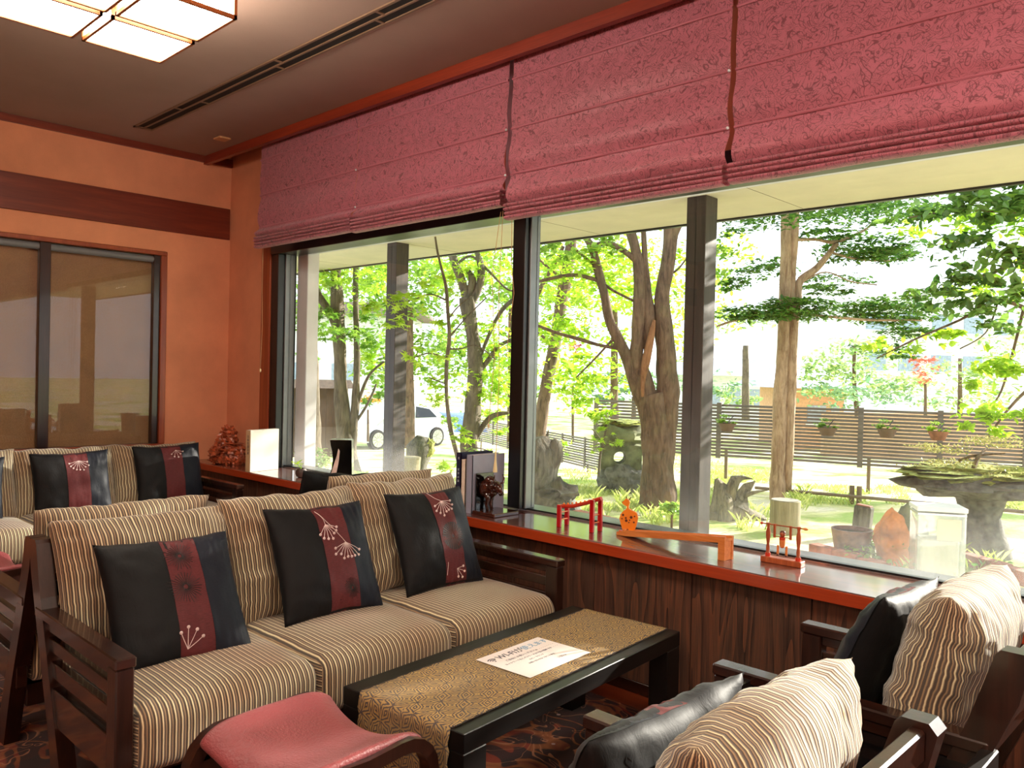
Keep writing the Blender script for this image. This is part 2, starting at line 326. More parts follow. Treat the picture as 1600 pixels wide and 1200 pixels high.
# ------------------------------------------------------------------ mesh helpers
class MB:
    def __init__(s): s.v = []; s.f = []; s.uv = []
    def add(s, vs_, fs, uvs=None):
        o = len(s.v); s.v += [tuple(p) for p in vs_]
        for f in fs: s.f.append(tuple(i+o for i in f)); s.uv.append(None if uvs is None else [uvs[i] for i in f])
        return s
    def box(s, x0, x1, y0, y1, z0, z1, b=0.0, M=None):
        x0, x1 = min(x0,x1), max(x0,x1); y0, y1 = min(y0,y1), max(y0,y1); z0, z1 = min(z0,z1), max(z0,z1)
        b = min(b, (x1-x0)/2.01, (y1-y0)/2.01, (z1-z0)/2.01)
        if b <= 0:
            vs_ = [(x,y,z) for z in (z0,z1) for y in (y0,y1) for x in (x0,x1)]
            fs = [(0,2,3,1),(4,5,7,6),(0,1,5,4),(2,6,7,3),(0,4,6,2),(1,3,7,5)]
        else:
            vs_ = []; fs = []; idx = {}
            for sx in (0,1):
                for sy in (0,1):
                    for sz in (0,1):
                        cx, cy, cz = (x0,x1)[sx], (y0,y1)[sy], (z0,z1)[sz]; ox, oy, oz = (b,-b)[sx], (b,-b)[sy], (b,-b)[sz]
                        idx[sx,sy,sz,0] = len(vs_); vs_.append((cx, cy+oy, cz+oz))
                        idx[sx,sy,sz,1] = len(vs_); vs_.append((cx+ox, cy, cz+oz))
                        idx[sx,sy,sz,2] = len(vs_); vs_.append((cx+ox, cy+oy, cz))
            for k in (0,1):
                q = [idx[k,a,c,0] for a,c in ((0,0),(1,0),(1,1),(0,1))]; fs.append(tuple(q if k else q[::-1]))
                q = [idx[a,k,c,1] for a,c in ((0,0),(1,0),(1,1),(0,1))]; fs.append(tuple(q[::-1] if k else q))
                q = [idx[a,c,k,2] for a,c in ((0,0),(1,0),(1,1),(0,1))]; fs.append(tuple(q if k else q[::-1]))
            for a in (0,1):
                for c in (0,1):
                    fs.append((idx[a,c,0,0], idx[a,c,1,0], idx[a,c,1,1], idx[a,c,0,1]))
                    fs.append((idx[a,0,c,0], idx[a,1,c,0], idx[a,1,c,2], idx[a,0,c,2]))
                    fs.append((idx[0,a,c,1], idx[1,a,c,1], idx[1,a,c,2], idx[0,a,c,2]))
                    for d in (0,1): fs.append((idx[a,c,d,0], idx[a,c,d,1], idx[a,c,d,2]))
        if M is not None: vs_ = [M @ Vector(p) for p in vs_]
        return s.add(vs_, fs)
    def tube(s, pts, rad, n=8, cap=True, flat=1.0, jit=0.0):
        pts = [Vector(p) for p in pts]; rad = rad if isinstance(rad, (list,tuple)) else [rad]*len(pts)
        o = len(s.v); up = None; m = len(pts)
        for i, p in enumerate(pts):
            d = (pts[min(i+1,m-1)] - pts[max(i-1,0)]).normalized()
            if up is None: up = Vector((0,0,1)) if abs(d.z) < .9 else Vector((1,0,0))
            a = (up - d*up.dot(d)); 
            if a.length < 1e-6: a = d.orthogonal()
            a.normalize(); b = d.cross(a); up = a
            for k in range(n):
                th = 2*math.pi*k/n; r = rad[i]
                if jit: r *= 1 + jit*mnoise.noise(Vector((p.x*7+k*1.7, p.y*7, p.z*5)))
                s.v.append(tuple(p + a*math.cos(th)*r*flat + b*math.sin(th)*r))
        for i in range(m-1):
            for k in range(n):
                s.f.append((o+i*n+k, o+i*n+(k+1)%n, o+(i+1)*n+(k+1)%n, o+(i+1)*n+k)); s.uv.append(None)
        if cap:
            s.f.append(tuple(o+k for k in range(n))[::-1]); s.f.append(tuple(o+(m-1)*n+k for k in range(n))); s.uv += [None, None]
        return s
    def lathe(s, prof, n=24, c=(0,0,0), M=None, sx=1, sy=1):
        vs_ = []; fs = []
        for r, z in prof:
            for k in range(n):
                th = 2*math.pi*k/n; p = Vector((c[0]+r*math.cos(th)*sx, c[1]+r*math.sin(th)*sy, c[2]+z)); vs_.append(M @ p if M else p)
        for i in range(len(prof)-1):
            for k in range(n): fs.append((i*n+k, i*n+(k+1)%n, (i+1)*n+(k+1)%n, (i+1)*n+k))
        fs.append(tuple(range(n))[::-1]); fs.append(tuple((len(prof)-1)*n+k for k in range(n)))
        return s.add(vs_, fs)
    def blob(s, c, r, n=10, jit=.2, freq=3, seed=0):
        rx, ry, rz = r if isinstance(r, (tuple,list)) else (r,r,r); vs_ = []; fs = []
        for i in range(n+1):
            ph = math.pi*i/n
            for k in range(2*n):
                th = math.pi*k/n; d = Vector((math.sin(ph)*math.cos(th), math.sin(ph)*math.sin(th), math.cos(ph)))
                q = 1 + jit*mnoise.noise(d*freq+Vector((seed*3.3, seed, -seed)))*1.6 + jit*.5*mnoise.noise(d*freq*2.7+Vector((seed, 0, seed)))
                vs_.append((c[0]+d.x*rx*q, c[1]+d.y*ry*q, c[2]+d.z*rz*q))
        m = 2*n
        for i in range(n):
            for k in range(m): fs.append((i*m+k, (i+1)*m+k, (i+1)*m+(k+1)%m, i*m+(k+1)%m))
        return s.add(vs_, fs)
    def prism(s, poly, y0, y1, M=None):
        n = len(poly); vs_ = [Vector((x, y, z)) for y in (y0, y1) for x, z in poly]
        fs = [tuple(range(n)), tuple(range(2*n-1, n-1, -1))] + [(k, k+n, (k+1)%n+n, (k+1)%n) for k in range(n)]
        if M is not None: vs_ = [M @ p for p in vs_]
        return s.add(vs_, fs)
    def build(s, name, mat, parent=None, smooth=False, loc=None, angle=40):
        me = bpy.data.meshes.new(name); me.from_pydata(s.v, [], s.f)
        if any(u is not None for u in s.uv):
            l = me.uv_layers.new(name='UVMap'); k = 0
            for fi, f in enumerate(s.f):
                for j in range(len(f)):
                    l.data[k].uv = s.uv[fi][j] if s.uv[fi] is not None else (0,0); k += 1
        me.materials.append(MT[mat] if isinstance(mat, str) else mat)
        bm = bmesh.new(); bm.from_mesh(me); bmesh.ops.remove_doubles(bm, verts=bm.verts, dist=1e-6); bmesh.ops.recalc_face_normals(bm, faces=bm.faces); bm.to_mesh(me); bm.free()
        if smooth:
            me.shade_smooth()
            if angle < 180: me.set_sharp_from_angle(angle=R(angle))
        o = bpy.data.objects.new(name, me); C.objects.link(o)
        if parent: o.parent = parent
        if loc: o.location = loc
        return o
def obj_mesh(name, me, parent=None, M=None):
    o = bpy.data.objects.new(name, me); C.objects.link(o)
    if parent: o.parent = parent
    if M is not None: o.matrix_local = M
    return o
def tag(o, label, cat, group=None, kind=None):
    o['label'] = label; o['category'] = cat
    if group: o['group'] = group
    if kind: o['kind'] = kind
    return o
def thing(name, label, cat, loc=(0,0,0), rz=0, group=None):
    o = bpy.data.objects.new(name, None); C.objects.link(o); o.location = loc; o.rotation_euler = (0,0,rz); o.empty_display_size = .1
    return tag(o, label, cat, group)
def struct(o, label=None):
    o['kind'] = 'structure'
    if label: o['label'] = label
    return o
def copy_tree(o, parent=None):
    kids = [c for c in bpy.data.objects if c.parent == o] if o not in KIDS else KIDS[o]
    KIDS[o] = kids
    c = o.copy(); C.objects.link(c); c.parent = parent
    for ch in kids: copy_tree(ch, c)
    return c
KIDS = {}
def box(name, mat, x0, x1, y0, y1, z0, z1, b=0, parent=None): return MB().box(x0,x1,y0,y1,z0,z1,b).build(name, mat, parent)
def text_mesh(body, size, extrude=.0002):
    cu = bpy.data.curves.new('text', 'FONT'); cu.body = body; cu.size = size; cu.extrude = extrude; cu.align_x = 'CENTER'; cu.align_y = 'CENTER'; cu.resolution_u = 3
    o = bpy.data.objects.new('text', cu); C.objects.link(o); bpy.context.view_layer.update()
    me = bpy.data.meshes.new_from_object(o.evaluated_get(bpy.context.evaluated_depsgraph_get())); bpy.data.objects.remove(o); bpy.data.curves.remove(cu); return me

# ------------------------------------------------------------------ the room
XL, XR, YB = -5.71, 3.0, -3.4
YW = 2.90; YS = 2.607; YWC = 2.655; YG = 2.96; SILL = .555; CEIL = 2.73; YT = 2.70; HEAD = 1.995
fl = struct(box('floor', 'floor_wood', XL-.1, XR+.1, YB-.1, YW+.15, -.12, -.012))
cp = box('carpet', 'carpet', XL+.02, XR-.02, YB+.02, 2.50, -.0115, 0, parent=fl)
struct(box('ceiling', 'ceiling_paint', XL-.1, XR+.1, YB-.1, YT+.005, CEIL, CEIL+.12))
struct(box('trim_1', 'ceiling_paint', XL-.1, XR+.1, YT+.02, YW+.15, 2.90, 3.0))          # top of the blind pocket
struct(box('trim_2', 'red_trim_x', XL, XR, YT-.012, YT+.02, 2.672, 2.90))                 # ceiling trim along the window side
struct(box('trim_3', 'red_trim', XL, XL+.022, YB, YW, 2.685, CEIL+.012))
struct(box('wall_right', 'plaster', XR, XR+.1, YB-.1, YW+.15, -.12, 3.0))
struct(box('wall_back', 'plaster', XL-.1, XR+.1, YB-.1, YB, -.12, 3.0))
wl = struct(box('wall_left', 'plaster', XL-.12, XL, YB-.1, YW+.15, 2.015, 3.0))
m = MB(); m.box(XL-.12, XL, YB-.1, YW+.15, -.12, .655); m.box(XL-.12, XL, 2.43, YW+.15, .655, 2.015); m.box(XL-.12, XL, YB-.1, -1.3, .655, 2.015)
m.build('wall_left_lower', 'plaster', wl)
struct(box('trim_4', 'red_trim', XL, XL+.018, YB, 2.888, 2.156, 2.381, .002))             # broad timber band on the left wall
# window wall
ww = struct(box('wall_window', 'plaster', -5.19, XR+.1, YW, YW+.12, HEAD+.03, 3.0))
MB().box(XL-.1, -5.19, YW, YW+.12, -.12, 3.0).build('corner_pier', 'plaster', ww)
box('sill_wall', 'exterior_plaster', -5.19, XR+.1, YWC+.03, YW+.12, -.12, SILL-.045, parent=ww)
wc = struct(box('wall_panelling', 'dark_slot', XL, XR, YWC+.006, YWC+.03, 0, SILL-.044))
x = XL+.01; pw = .455
while x < XR-.05:
    pm = MB().box(0, min(pw, XR-x)-.0035, -.006, .006, 0, SILL-.046, .0015).build('panel', 'wainscot', wc); pm.location = (x, YWC, 0); x += pw
bs = struct(box('baseboard_window', 'espresso_wood_x', XL, XR, YWC-.016, YWC-.006, -.012, .035, .002))
sl = struct(MB().box(XL, XR, YS+.002, YW+.055, SILL-.044, SILL, .003).build('trim_5', 'sill_wood'))
struct(box('trim_6', 'sill_edge', XL, XR, YS-.004, YS+.002, SILL-.045, SILL-.003, .002))
# window: frame, mullions, panes
win = struct(bpy.data.objects.new('window_1', None)); C.objects.link(win); 
box('casing', 'casing_wood', -5.19, -5.075, YW-.03, YW+.1, SILL, HEAD+.06, .003, win)
box('head_frame', 'black_metal', -5.075, XR, YW-.03, YW+.12, HEAD, HEAD+.115, .003, win)
box('side_frame', 'black_metal', -5.075, -4.985, YW-.02, YW+.12, SILL, HEAD, .003, win)
box('side_frame', 'grey_metal', -4.985, -4.972, YW+.03, YW+.10, SILL, HEAD, .002, win)
box('sill_track', 'black_metal', -4.985, XR, YG-.02, YG+.10, SILL-.012, SILL+.012, .002, win)
box('sill_track', 'steel', -4.985, XR, YG-.028, YG-.02, SILL-.004, SILL+.006, 0, win)
def mullion(x):
    box('mullion', 'black_metal', x, x+.082, YW-.01, YW+.10, SILL+.012, HEAD, .002, win)
    box('mullion_trim', 'grey_metal', x+.082, x+.094, YW+.02, YW+.085, SILL+.012, HEAD, .002, win)
mullion(-2.80)
xs = [-4.972, -2.80, XR]
box('slit_light_strip', 'clear_white', -2.84, -2.775, YW-.035, YW, HEAD+.11, 2.87, .002, win)  # added white strip, its paleness stands in for daylight in the blind slit
for a, b in ((-4.972, -2.80), (-2.706, XR)):
    g = MB().box(a, b, YG, YG+.008, SILL+.012, HEAD).build('pane', 'pane', win)
box('outer_reveal', 'exterior_plaster', -4.99, -4.862, YW+.13, YW+.22, SILL-.6, HEAD+.4, .004, win)

# left-wall window with woven shades behind glass
w2 = struct(bpy.data.objects.new('window_2', None)); C.objects.link(w2)
Z0, Z1 = .652, 2.012
m = MB(); m.box(XL-.05, XL+.016, -1.3, 2.435, Z1-.028, Z1, .003); m.build('window_frame', 'casing_wood', w2)
box('window_frame', 'casing_wood', XL-.05, XL+.016, -1.3, 2.435, Z0, Z0+.030, .003, w2)
box('window_frame', 'casing_wood', XL-.05, XL+.016, 2.395, 2.435, Z0+.03, Z1-.028, .003, w2)
box('window_frame', 'casing_wood', XL-.05, XL+.016, -1.3, -1.26, Z0+.03, Z1-.028, .003, w2)
box('stile', 'espresso_wood', XL-.045, XL-.005, 2.35, 2.395, Z0+.03, Z1-.028, .003, w2)
for y in (1.64, .60, -.45): box('stile', 'espresso_wood', XL-.045, XL-.003, y, y+.065, Z0+.03, Z1-.028, .003, w2)
MB().tube([(XL-.028, -1.25, Z1-.055), (XL-.028, 2.36, Z1-.055)], .022, 12).build('roller_tube', 'tube_grey', w2, True)
for a, b in ((1.705, 2.35), (.665, 1.64), (-.385, .60), (-1.26, -.45)):
    box('woven_shade', 'shade', XL-.075, XL-.072, a-.01, b+.01, Z0+.03, Z1-.03, 0, w2)
    box('pane', 'inner_pane', XL-.03, XL-.026, a, b, Z0+.03, Z1-.03, 0, w2)
box('backing', 'espresso_wood', XL-.13, XL-.12, -1.35, 2.5, Z0-.05, Z1+.05, 0, w2)

# roman blinds (four lengths)
def blind(x0, x1, zb, label, seed, droop=0.):
    t = thing('roman_blind', label, 'blind', (x0, 2.76, 2.895), 0, 'roman blinds across the big window'); W = x1-x0; H = 2.895-zb
    rows = 70; cols = 60; m = MB(); vs_ = []; fs = []; uvs = []
    ridges = [2.60, 2.368, 2.155]
    for i in range(rows+1):
        z = 2.895 - (H-.075)*i/rows
        for j in range(cols+1):
            x = W*j/cols; d = 0
            for r in ridges: d -= .006*math.exp(-((z-r)/.007)**2)
            for za, zb_, A in ((2.60, 2.368, .010), (2.368, 2.155, .026), (2.155, zb+.075, .046)):
                if zb_ <= z < za: q = (za-z)/(za-zb_); d -= A*math.sin(math.pi*q**1.7)*(.85+.55*mnoise.noise(Vector((x*1.7+seed*5, za*3, 0))))
            d += .006*mnoise.noise(Vector((x*5+seed, z*9, seed)))*(1 if z < 2.36 else .25)
            vs_.append((x, d, z-2.895)); uvs.append((x+seed*1.37, z))
    for i in range(rows):
        for j in range(cols): a = i*(cols+1)+j; fs.append((a, a+1, a+cols+2, a+cols+1))
    m.add(vs_, fs, uvs); m.build('fabric', 'blind', t, True, angle=180)
    for r in ridges:
        MB().tube([(W*q/12, -.006+.0015*math.sin(q*2+seed), r-2.895) for q in range(13)], .0058, 8).build('rib', 'blind', t, True)
    # gathered folds stacked at the hem
    for q in range(4):
        m = MB(); vs_ = []; fs = []; uvs = []; n = 12
        for j in range(41):
            x = W*j/40; sag = droop*math.sin(math.pi*j/40)
            zc = zb + .012 + q*.019 - 2.895 + .004*mnoise.noise(Vector((x*3, q, seed))) - sag; yc = -.018 + (q % 2)*.004 - q*.002
            for k in range(n):
                th = 2*math.pi*k/n; vs_.append((x, yc+.030*math.cos(th), zc+.0105*math.sin(th))); uvs.append((x+seed, zc+.03*math.cos(th)))
        for j in range(40):
            for k in range(n): fs.append((j*n+k, j*n+(k+1)%n, (j+1)*n+(k+1)%n, (j+1)*n+k))
        m.add(vs_, fs, uvs); m.build('fold', 'blind', t, True, angle=180)
    for r in ridges[1:]: MB().blob((W-.004, -.01, r-2.895), .006, 5, 0).build('ring', 'clear_white', t, True)
    return t
blind(-5.02, -3.925, 2.012, 'pink roman blind at the left corner, leftmost of the row', 1)
blind(-3.922, -2.722, 2.003, 'pink roman blind second from the left corner, its right edge at the bright slit', 2)
blind(-2.695, -1.562, 1.936, 'pink roman blind in the middle, hanging in front of the black mullion', 3)
blind(-1.540, -.42, 1.938, 'pink roman blind at the right, largest in the photo', 4)
blind(-.41, .72, 1.938, 'pink roman blind beyond the right edge of the view', 5)
# cords
def cord(pts, label, r=.0016, tassel=True):
    o = MB().tube(pts, r, 5).build('blind_cord', 'cord'); tag(o, label, 'cord', 'pull cords of the roman blinds')
    if tassel:
        p = pts[-1]; MB().lathe([(.002, .0), (.006, -.008), (.0065, -.02), (.001, -.026)], 10, p).build('tassel', 'horn', o, True)
    return o
cord([(-5.05, 2.80, 2.03), (-5.052, 2.80, 1.75), (-5.04, 2.80, 1.50), (-5.055, 2.80, 1.22)], 'thin pull cord with a small bead hanging on the orange pier in the left corner')
cc = [(-2.80, 2.80, 2.0), (-2.85, 2.80, 1.7), (-2.82, 2.80, 1.3), (-2.84, 2.79, .98)]
cord(cc, 'pull cord hanging left of the black mullion down to the bull')
cord([(-2.715, 2.79, 2.0), (-2.71, 2.79, 1.75), (-2.69, 2.79, 1.6), (-2.715, 2.79, 1.45), (-2.73, 2.79, 1.3)], 'looped pull cord hanging in front of the black mullion', tassel=False)
cord([(-2.775, 2.79, 2.0), (-2.79, 2.79, 1.6), (-2.775, 2.79, 1.2), (-2.765, 2.77, .80)], 'long pull cord ending on the bull bookend', tassel=False)

# ceiling fittings
def ceiling_lamp(x, y, label):
    t = thing('ceiling_lamp', label, 'ceiling light', (x, y, CEIL), 0, 'square timber lattice ceiling lights'); S = .305; g = .03; zb = -.27; L = 2*S+g
    box('core', 'lamp_channel', g, L-g, g, L-g, zb+.05, -.02, 0, t)
    for i in (0,1):
        for j in (0,1):
            x0 = i*(S+g); y0 = j*(S+g)
            p = box('shade_box', 'lamp_paper', x0+.006, x0+S-.006, y0+.006, y0+S-.006, zb+.006, -.03, 0, t)
            f = MB()
            for a, b, c, d in ((x0, x0+S, y0, y0+.011), (x0, x0+S, y0+S-.011, y0+S), (x0, x0+.011, y0, y0+S), (x0+S-.011, x0+S, y0, y0+S)):
                f.box(a, b, c, d, zb, zb+.014)
            for a in (x0, x0+S-.011):
                for b in (y0, y0+S-.011): f.box(a, a+.011, b, b+.011, zb+.014, 0)
            f.build('frame', 'lamp_wood', p)
            f = MB()
            if i == 1:
                for k in range(4): f.box(x0+S-.003, x0+S+.001, y0, y0+S, -.075-k*.018, -.072-k*.018)
            f.box(x0, x0+S, y0, y0+S, -.03, -.018) 
            f.build('slat', 'lamp_wood', p)
    return t
ceiling_lamp(-3.405, .775, 'square timber lattice ceiling light with four glowing panels')
for px, py, l_ in ((-.6, .775, 'square timber lattice ceiling light above the camera'), (-.6, -2.2, 'square timber lattice ceiling light behind the camera'), (1.9, .775, 'square timber lattice ceiling light to the right of the camera'), (1.9, -2.2, 'square timber lattice ceiling light in the far rear corner of the room')): ceiling_lamp(px, py, l_)
t = thing('air_vent', 'long double slot air vent in the ceiling beside the window', 'vent', (-5.35, 2.055, CEIL))
m = MB(); m.box(0, 5.6, 0, .012, -.007, 0); m.box(0, 5.6, .052, .062, -.007, 0); m.box(0, 5.6, .105, .117, -.007, 0); m.box(0, .03, 0, .117, -.007, 0); m.box(5.57, 5.6, 0, .117, -.007, 0)
m.build('frame', 'diffuser_metal', t); box('slot', 'dark_slot', .03, 5.57, .010, .107, -.002, -.0005, 0, t)
for k in range(7):
    box('divider', 'diffuser_metal', .87+k*.82-.3*(k == 0), .885+k*.82-.3*(k == 0), .01, .055, -.006, -.001, 0, t); box('divider', 'diffuser_metal', .80+k*.82, .815+k*.82, .06, .108, -.006, -.001, 0, t)
tag(MB().box(-5.20, -5.11, 2.51, 2.59, CEIL-.012, CEIL, .003).build('ceiling_sensor', 'cream_plastic'), 'small flat square sensor plate on the ceiling near the corner', 'sensor')

# ------------------------------------------------------------------ seating
def rbox(x0, x1, y0, y1, z0, z1, r, crown=.0, n=14):
    """rounded upholstered block; uv in metres with u across (y), stripes wrap over the front"""
    hx, hy, hz = (x1-x0)/2, (y1-y0)/2, (z1-z0)/2; cx, cy, cz = (x0+x1)/2, (y0+y1)/2, (z0+z1)/2
    m = MB(); rx, ry, rz = r
    for axis in range(3):
        for sgn in (-1, 1):
            vs_ = []; uvs = []; fs = []
            for i in range(n+1):
                for j in range(n+1):
                    a = -math.cos(math.pi*i/n)*.5 + (2*i/n-1)*.5; b = -math.cos(math.pi*j/n)*.5 + (2*j/n-1)*.5
                    p = [0,0,0]; p[axis] = sgn; p[(axis+1)%3] = a; p[(axis+2)%3] = b
                    q = Vector((p[0]*hx, p[1]*hy, p[2]*hz)); c = Vector((max(-hx+rx, min(hx-rx, q.x)), max(-hy+ry, min(hy-ry, q.y)), max(-hz+rz, min(hz-rz, q.z))))
                    d = Vector(((q.x-c.x)/rx, (q.y-c.y)/ry, (q.z-c.z)/rz))
                    if d.length > 1e-6:
                        d.normalize(); q = c + Vector((d.x*rx, d.y*ry, d.z*rz))
                    kx = 1-(q.x/hx)**2; ky = 1-(q.y/hy)**2
                    if q.z > 0: q.z += crown*max(0,kx)**.5*max(0,ky)**.6*(q.z/hz)
                    q.x += .010*max(0, ky)*(1 if q.x > 0 else 0)*(q.x/hx)
                    q += Vector((0,0,.003))*mnoise.noise(Vector((q.x*9+cy*5, q.y*9+cy, q.z*9)))
                    vs_.append((q.x+cx, q.y+cy, q.z+cz)); uvs.append(((q.z+cz), q.x) if axis == 1 else (q.y+cy, q.x-q.z))
            for i in range(n):
                for j in range(n):
                    a = i*(n+1)+j; fs.append((a, a+1, a+n+2, a+n+1))
            m.add(vs_, fs, uvs)
    return m
def pillow_fn(w, h, t, p=2.4, pinch=.07, wr=.0, seed=0):
    def f(u, v, side):
        X = u*w/2*(1-pinch*(1-v*v)); Y = v*h/2*(1-pinch*(1-u*u))
        k = max(0, (1-abs(u)**p))*max(0, (1-abs(v)**p))
        Z = side*(t/2*k**.5)
        if wr:
            e = max(abs(u), abs(v)); q = mnoise.noise(Vector((u*4+seed, v*4, side+seed)))*.6 + mnoise.noise(Vector((u*13+seed, v*5, seed)))*.5*abs(v)**2 + mnoise.noise(Vector((u*5, v*13+seed, seed)))*.4*abs(u)**2
            Z += side*wr*q*min(1, k**.5*2.5); 
            Y += wr*.6*mnoise.noise(Vector((u*3+seed, 7, seed)))*v*v
        return X, Y, Z
    return f
def pframe(th, X, Y, Z): return (Z*math.cos(th)-Y*math.sin(th), X, Y*math.cos(th)+Z*math.sin(th))
def pillow_mesh(f, th, n=26, cols=None, side=(1,-1), off=0, piping=True, w=1, h=1, power=1.0):
    m = MB()
    g = lambda i: math.copysign(abs(2*i/n-1)**.8, 2*i/n-1)
    def arc(fx, half):                              # length along the cloth from the middle, so that the weave does not stretch
        q = [Vector(fx(k/40)) for k in range(41)]; c = [0]
        for k in range(40): c.append(c[-1]+(q[k+1]-q[k]).length)
        return lambda a: math.copysign(c[min(40, int(abs(a)*40))]+(c[min(40, int(abs(a)*40)+1)]-c[min(40, int(abs(a)*40))])*(abs(a)*40-int(abs(a)*40)), a)
    au, av = arc(lambda k: f(k, 0, 1), w/2), arc(lambda k: f(0, k, 1), h/2)
    for sd_ in side:
        vs_ = []; uvs = []; fs = []
        for i in range(n+1):
            for j in range(n+1):
                u, v = g(j), g(i)
                if cols: u = cols[0]+(cols[1]-cols[0])*j/n
                X, Y, Z = f(u, v, sd_); vs_.append(pframe(th, X, Y, Z+off*sd_)); uvs.append((au(u), av(v)))
        for i in range(n):
            for j in range(n): a = i*(n+1)+j; fs.append((a, a+1, a+n+2, a+n+1) if sd_ > 0 else (a, a+n+1, a+n+2, a+1))
        m.add(vs_, fs, uvs)
    return m
CELL, ARM = .525, .045
def seating(n, label, cat, loc, rz, group=None, cell=CELL, backs=None, name='three_seat_sofa', cw='espresso_wood'):
    t = thing(name, label, cat, loc, rz, group); L = n*cell+2*ARM
    for k, y in enumerate((0, L-ARM)):
        a = MB()
        a.box(-.615, 0, y-.003, y+ARM+.003, .482, .51, .004); arm = a.build('arm', 'espresso_wood_x', t)
        box('arm_rail', 'espresso_wood_x', -.60, -.055, y+.008, y+ARM-.008, .455, .483, .002, arm)
        box('slat', 'espresso_wood_x', -.575, -.055, y+.010, y+ARM-.012, .400, .436, .002, arm)
        box('slat', 'espresso_wood_x', -.555, -.055, y+.010, y+ARM-.012, .330, .374, .002, arm)
        box('side_rail', 'espresso_wood_x', -.53, -.055, y+.006, y+ARM-.008, .205, .306, .002, arm)
        box('leg', cw, -.062, -.004, y, y+ARM, 0, .4825, .004, t)
        m = MB(); pr = [(-.40,0), (-.455,.13), (-.545,.38), (-.60,.52), (-.655,.69), (-.675,.70), (-.61,.70)]
        poly = [(-.36,0), (-.435,0), (-.50,.20), (-.60,.44), (-.665,.60), (-.685,.685), (-.672,.70), (-.632,.70), (-.622,.69), (-.575,.54), (-.50,.36), (-.40,.12)]
        m.prism(poly, y, y+ARM); m.build('rear_leg', cw, t)
    for z0, z1, xo in ((.640, .690, -.668), (.53, .575, -.635), (.42, .465, -.585)): box('back_slat', cw, xo, xo+.024, ARM, L-ARM, z0, z1, .004, t)
    box('seat_rail', cw, -.045, -.02, ARM, L-ARM, .10, .20, .003, t); box('seat_rail', cw, -.50, -.475, ARM, L-ARM, .13, .20, .003, t)
    box('seat_deck', cw, -.50, -.02, ARM, L-ARM, .185, .20, 0, t)
    for i in range(n):
        y = ARM+i*cell
        rbox(-.525, .012, y+.003, y+cell-.003, .20, .372, (.055, .025, .05), .022).build('seat_cushion', 'stripe', t, True, angle=180)
    for i, (w, h, tk, lean, dz) in enumerate(backs if backs else [(cell+.02, .43, .19, 20, 0)]*n):
        if not w: continue
        y = ARM+(i+.5)*cell; th = R(lean); f = pillow_fn(w, h, tk, 3.2, .04, .019, seed=i*3.1+loc[0])
        o = pillow_mesh(f, th, 46, w=w, h=h).build('back_cushion', 'stripe', t, True, angle=180)
        o.location = (-.475-h/2*math.sin(th)+(.0 if n == 3 else .055), y, .385+h/2*math.cos(th)-.025+dz)
    return t
GS = 'dark timber seats with striped cushions'
seating(3, 'striped three seat sofa in the foreground beside the low table', 'sofa', (-2.035, .765, 0), 0, GS, backs=[(.55,.44,.16,21,-.02), (.55,.44,.16,21,.0), (.55,.44,.16,21,.012)])
seating(3, 'striped sofa back to back behind the foreground sofa, facing the left wall', 'sofa', (-3.385, 2.43, 0), math.pi, GS, backs=[(.54,.44,.16,16,.012), (0,0,0,0,0), (.56,.44,.18,17,-.01)])
seating(3, 'striped sofa standing against the left wall under its window', 'sofa', (-4.62, .80, 0), 0, GS, backs=[(.55,.41,.17,17,-.02), (.55,.41,.17,17,-.02), (.55,.41,.17,17,-.02)])
GA = 'armchairs along the right'
seating(1, 'striped armchair next to the window sill at the right', 'armchair', (-1.045, 2.375, 0), math.pi, GA, cell=.455, backs=[(.47,.44,.20,14,-.012)], name='armchair')
seating(1, 'striped armchair in the near right corner of the view', 'armchair', (-1.07, 1.392, 0), math.pi, GA, cell=.455, backs=[(.49,.44,.19,17,-.012)], name='armchair')

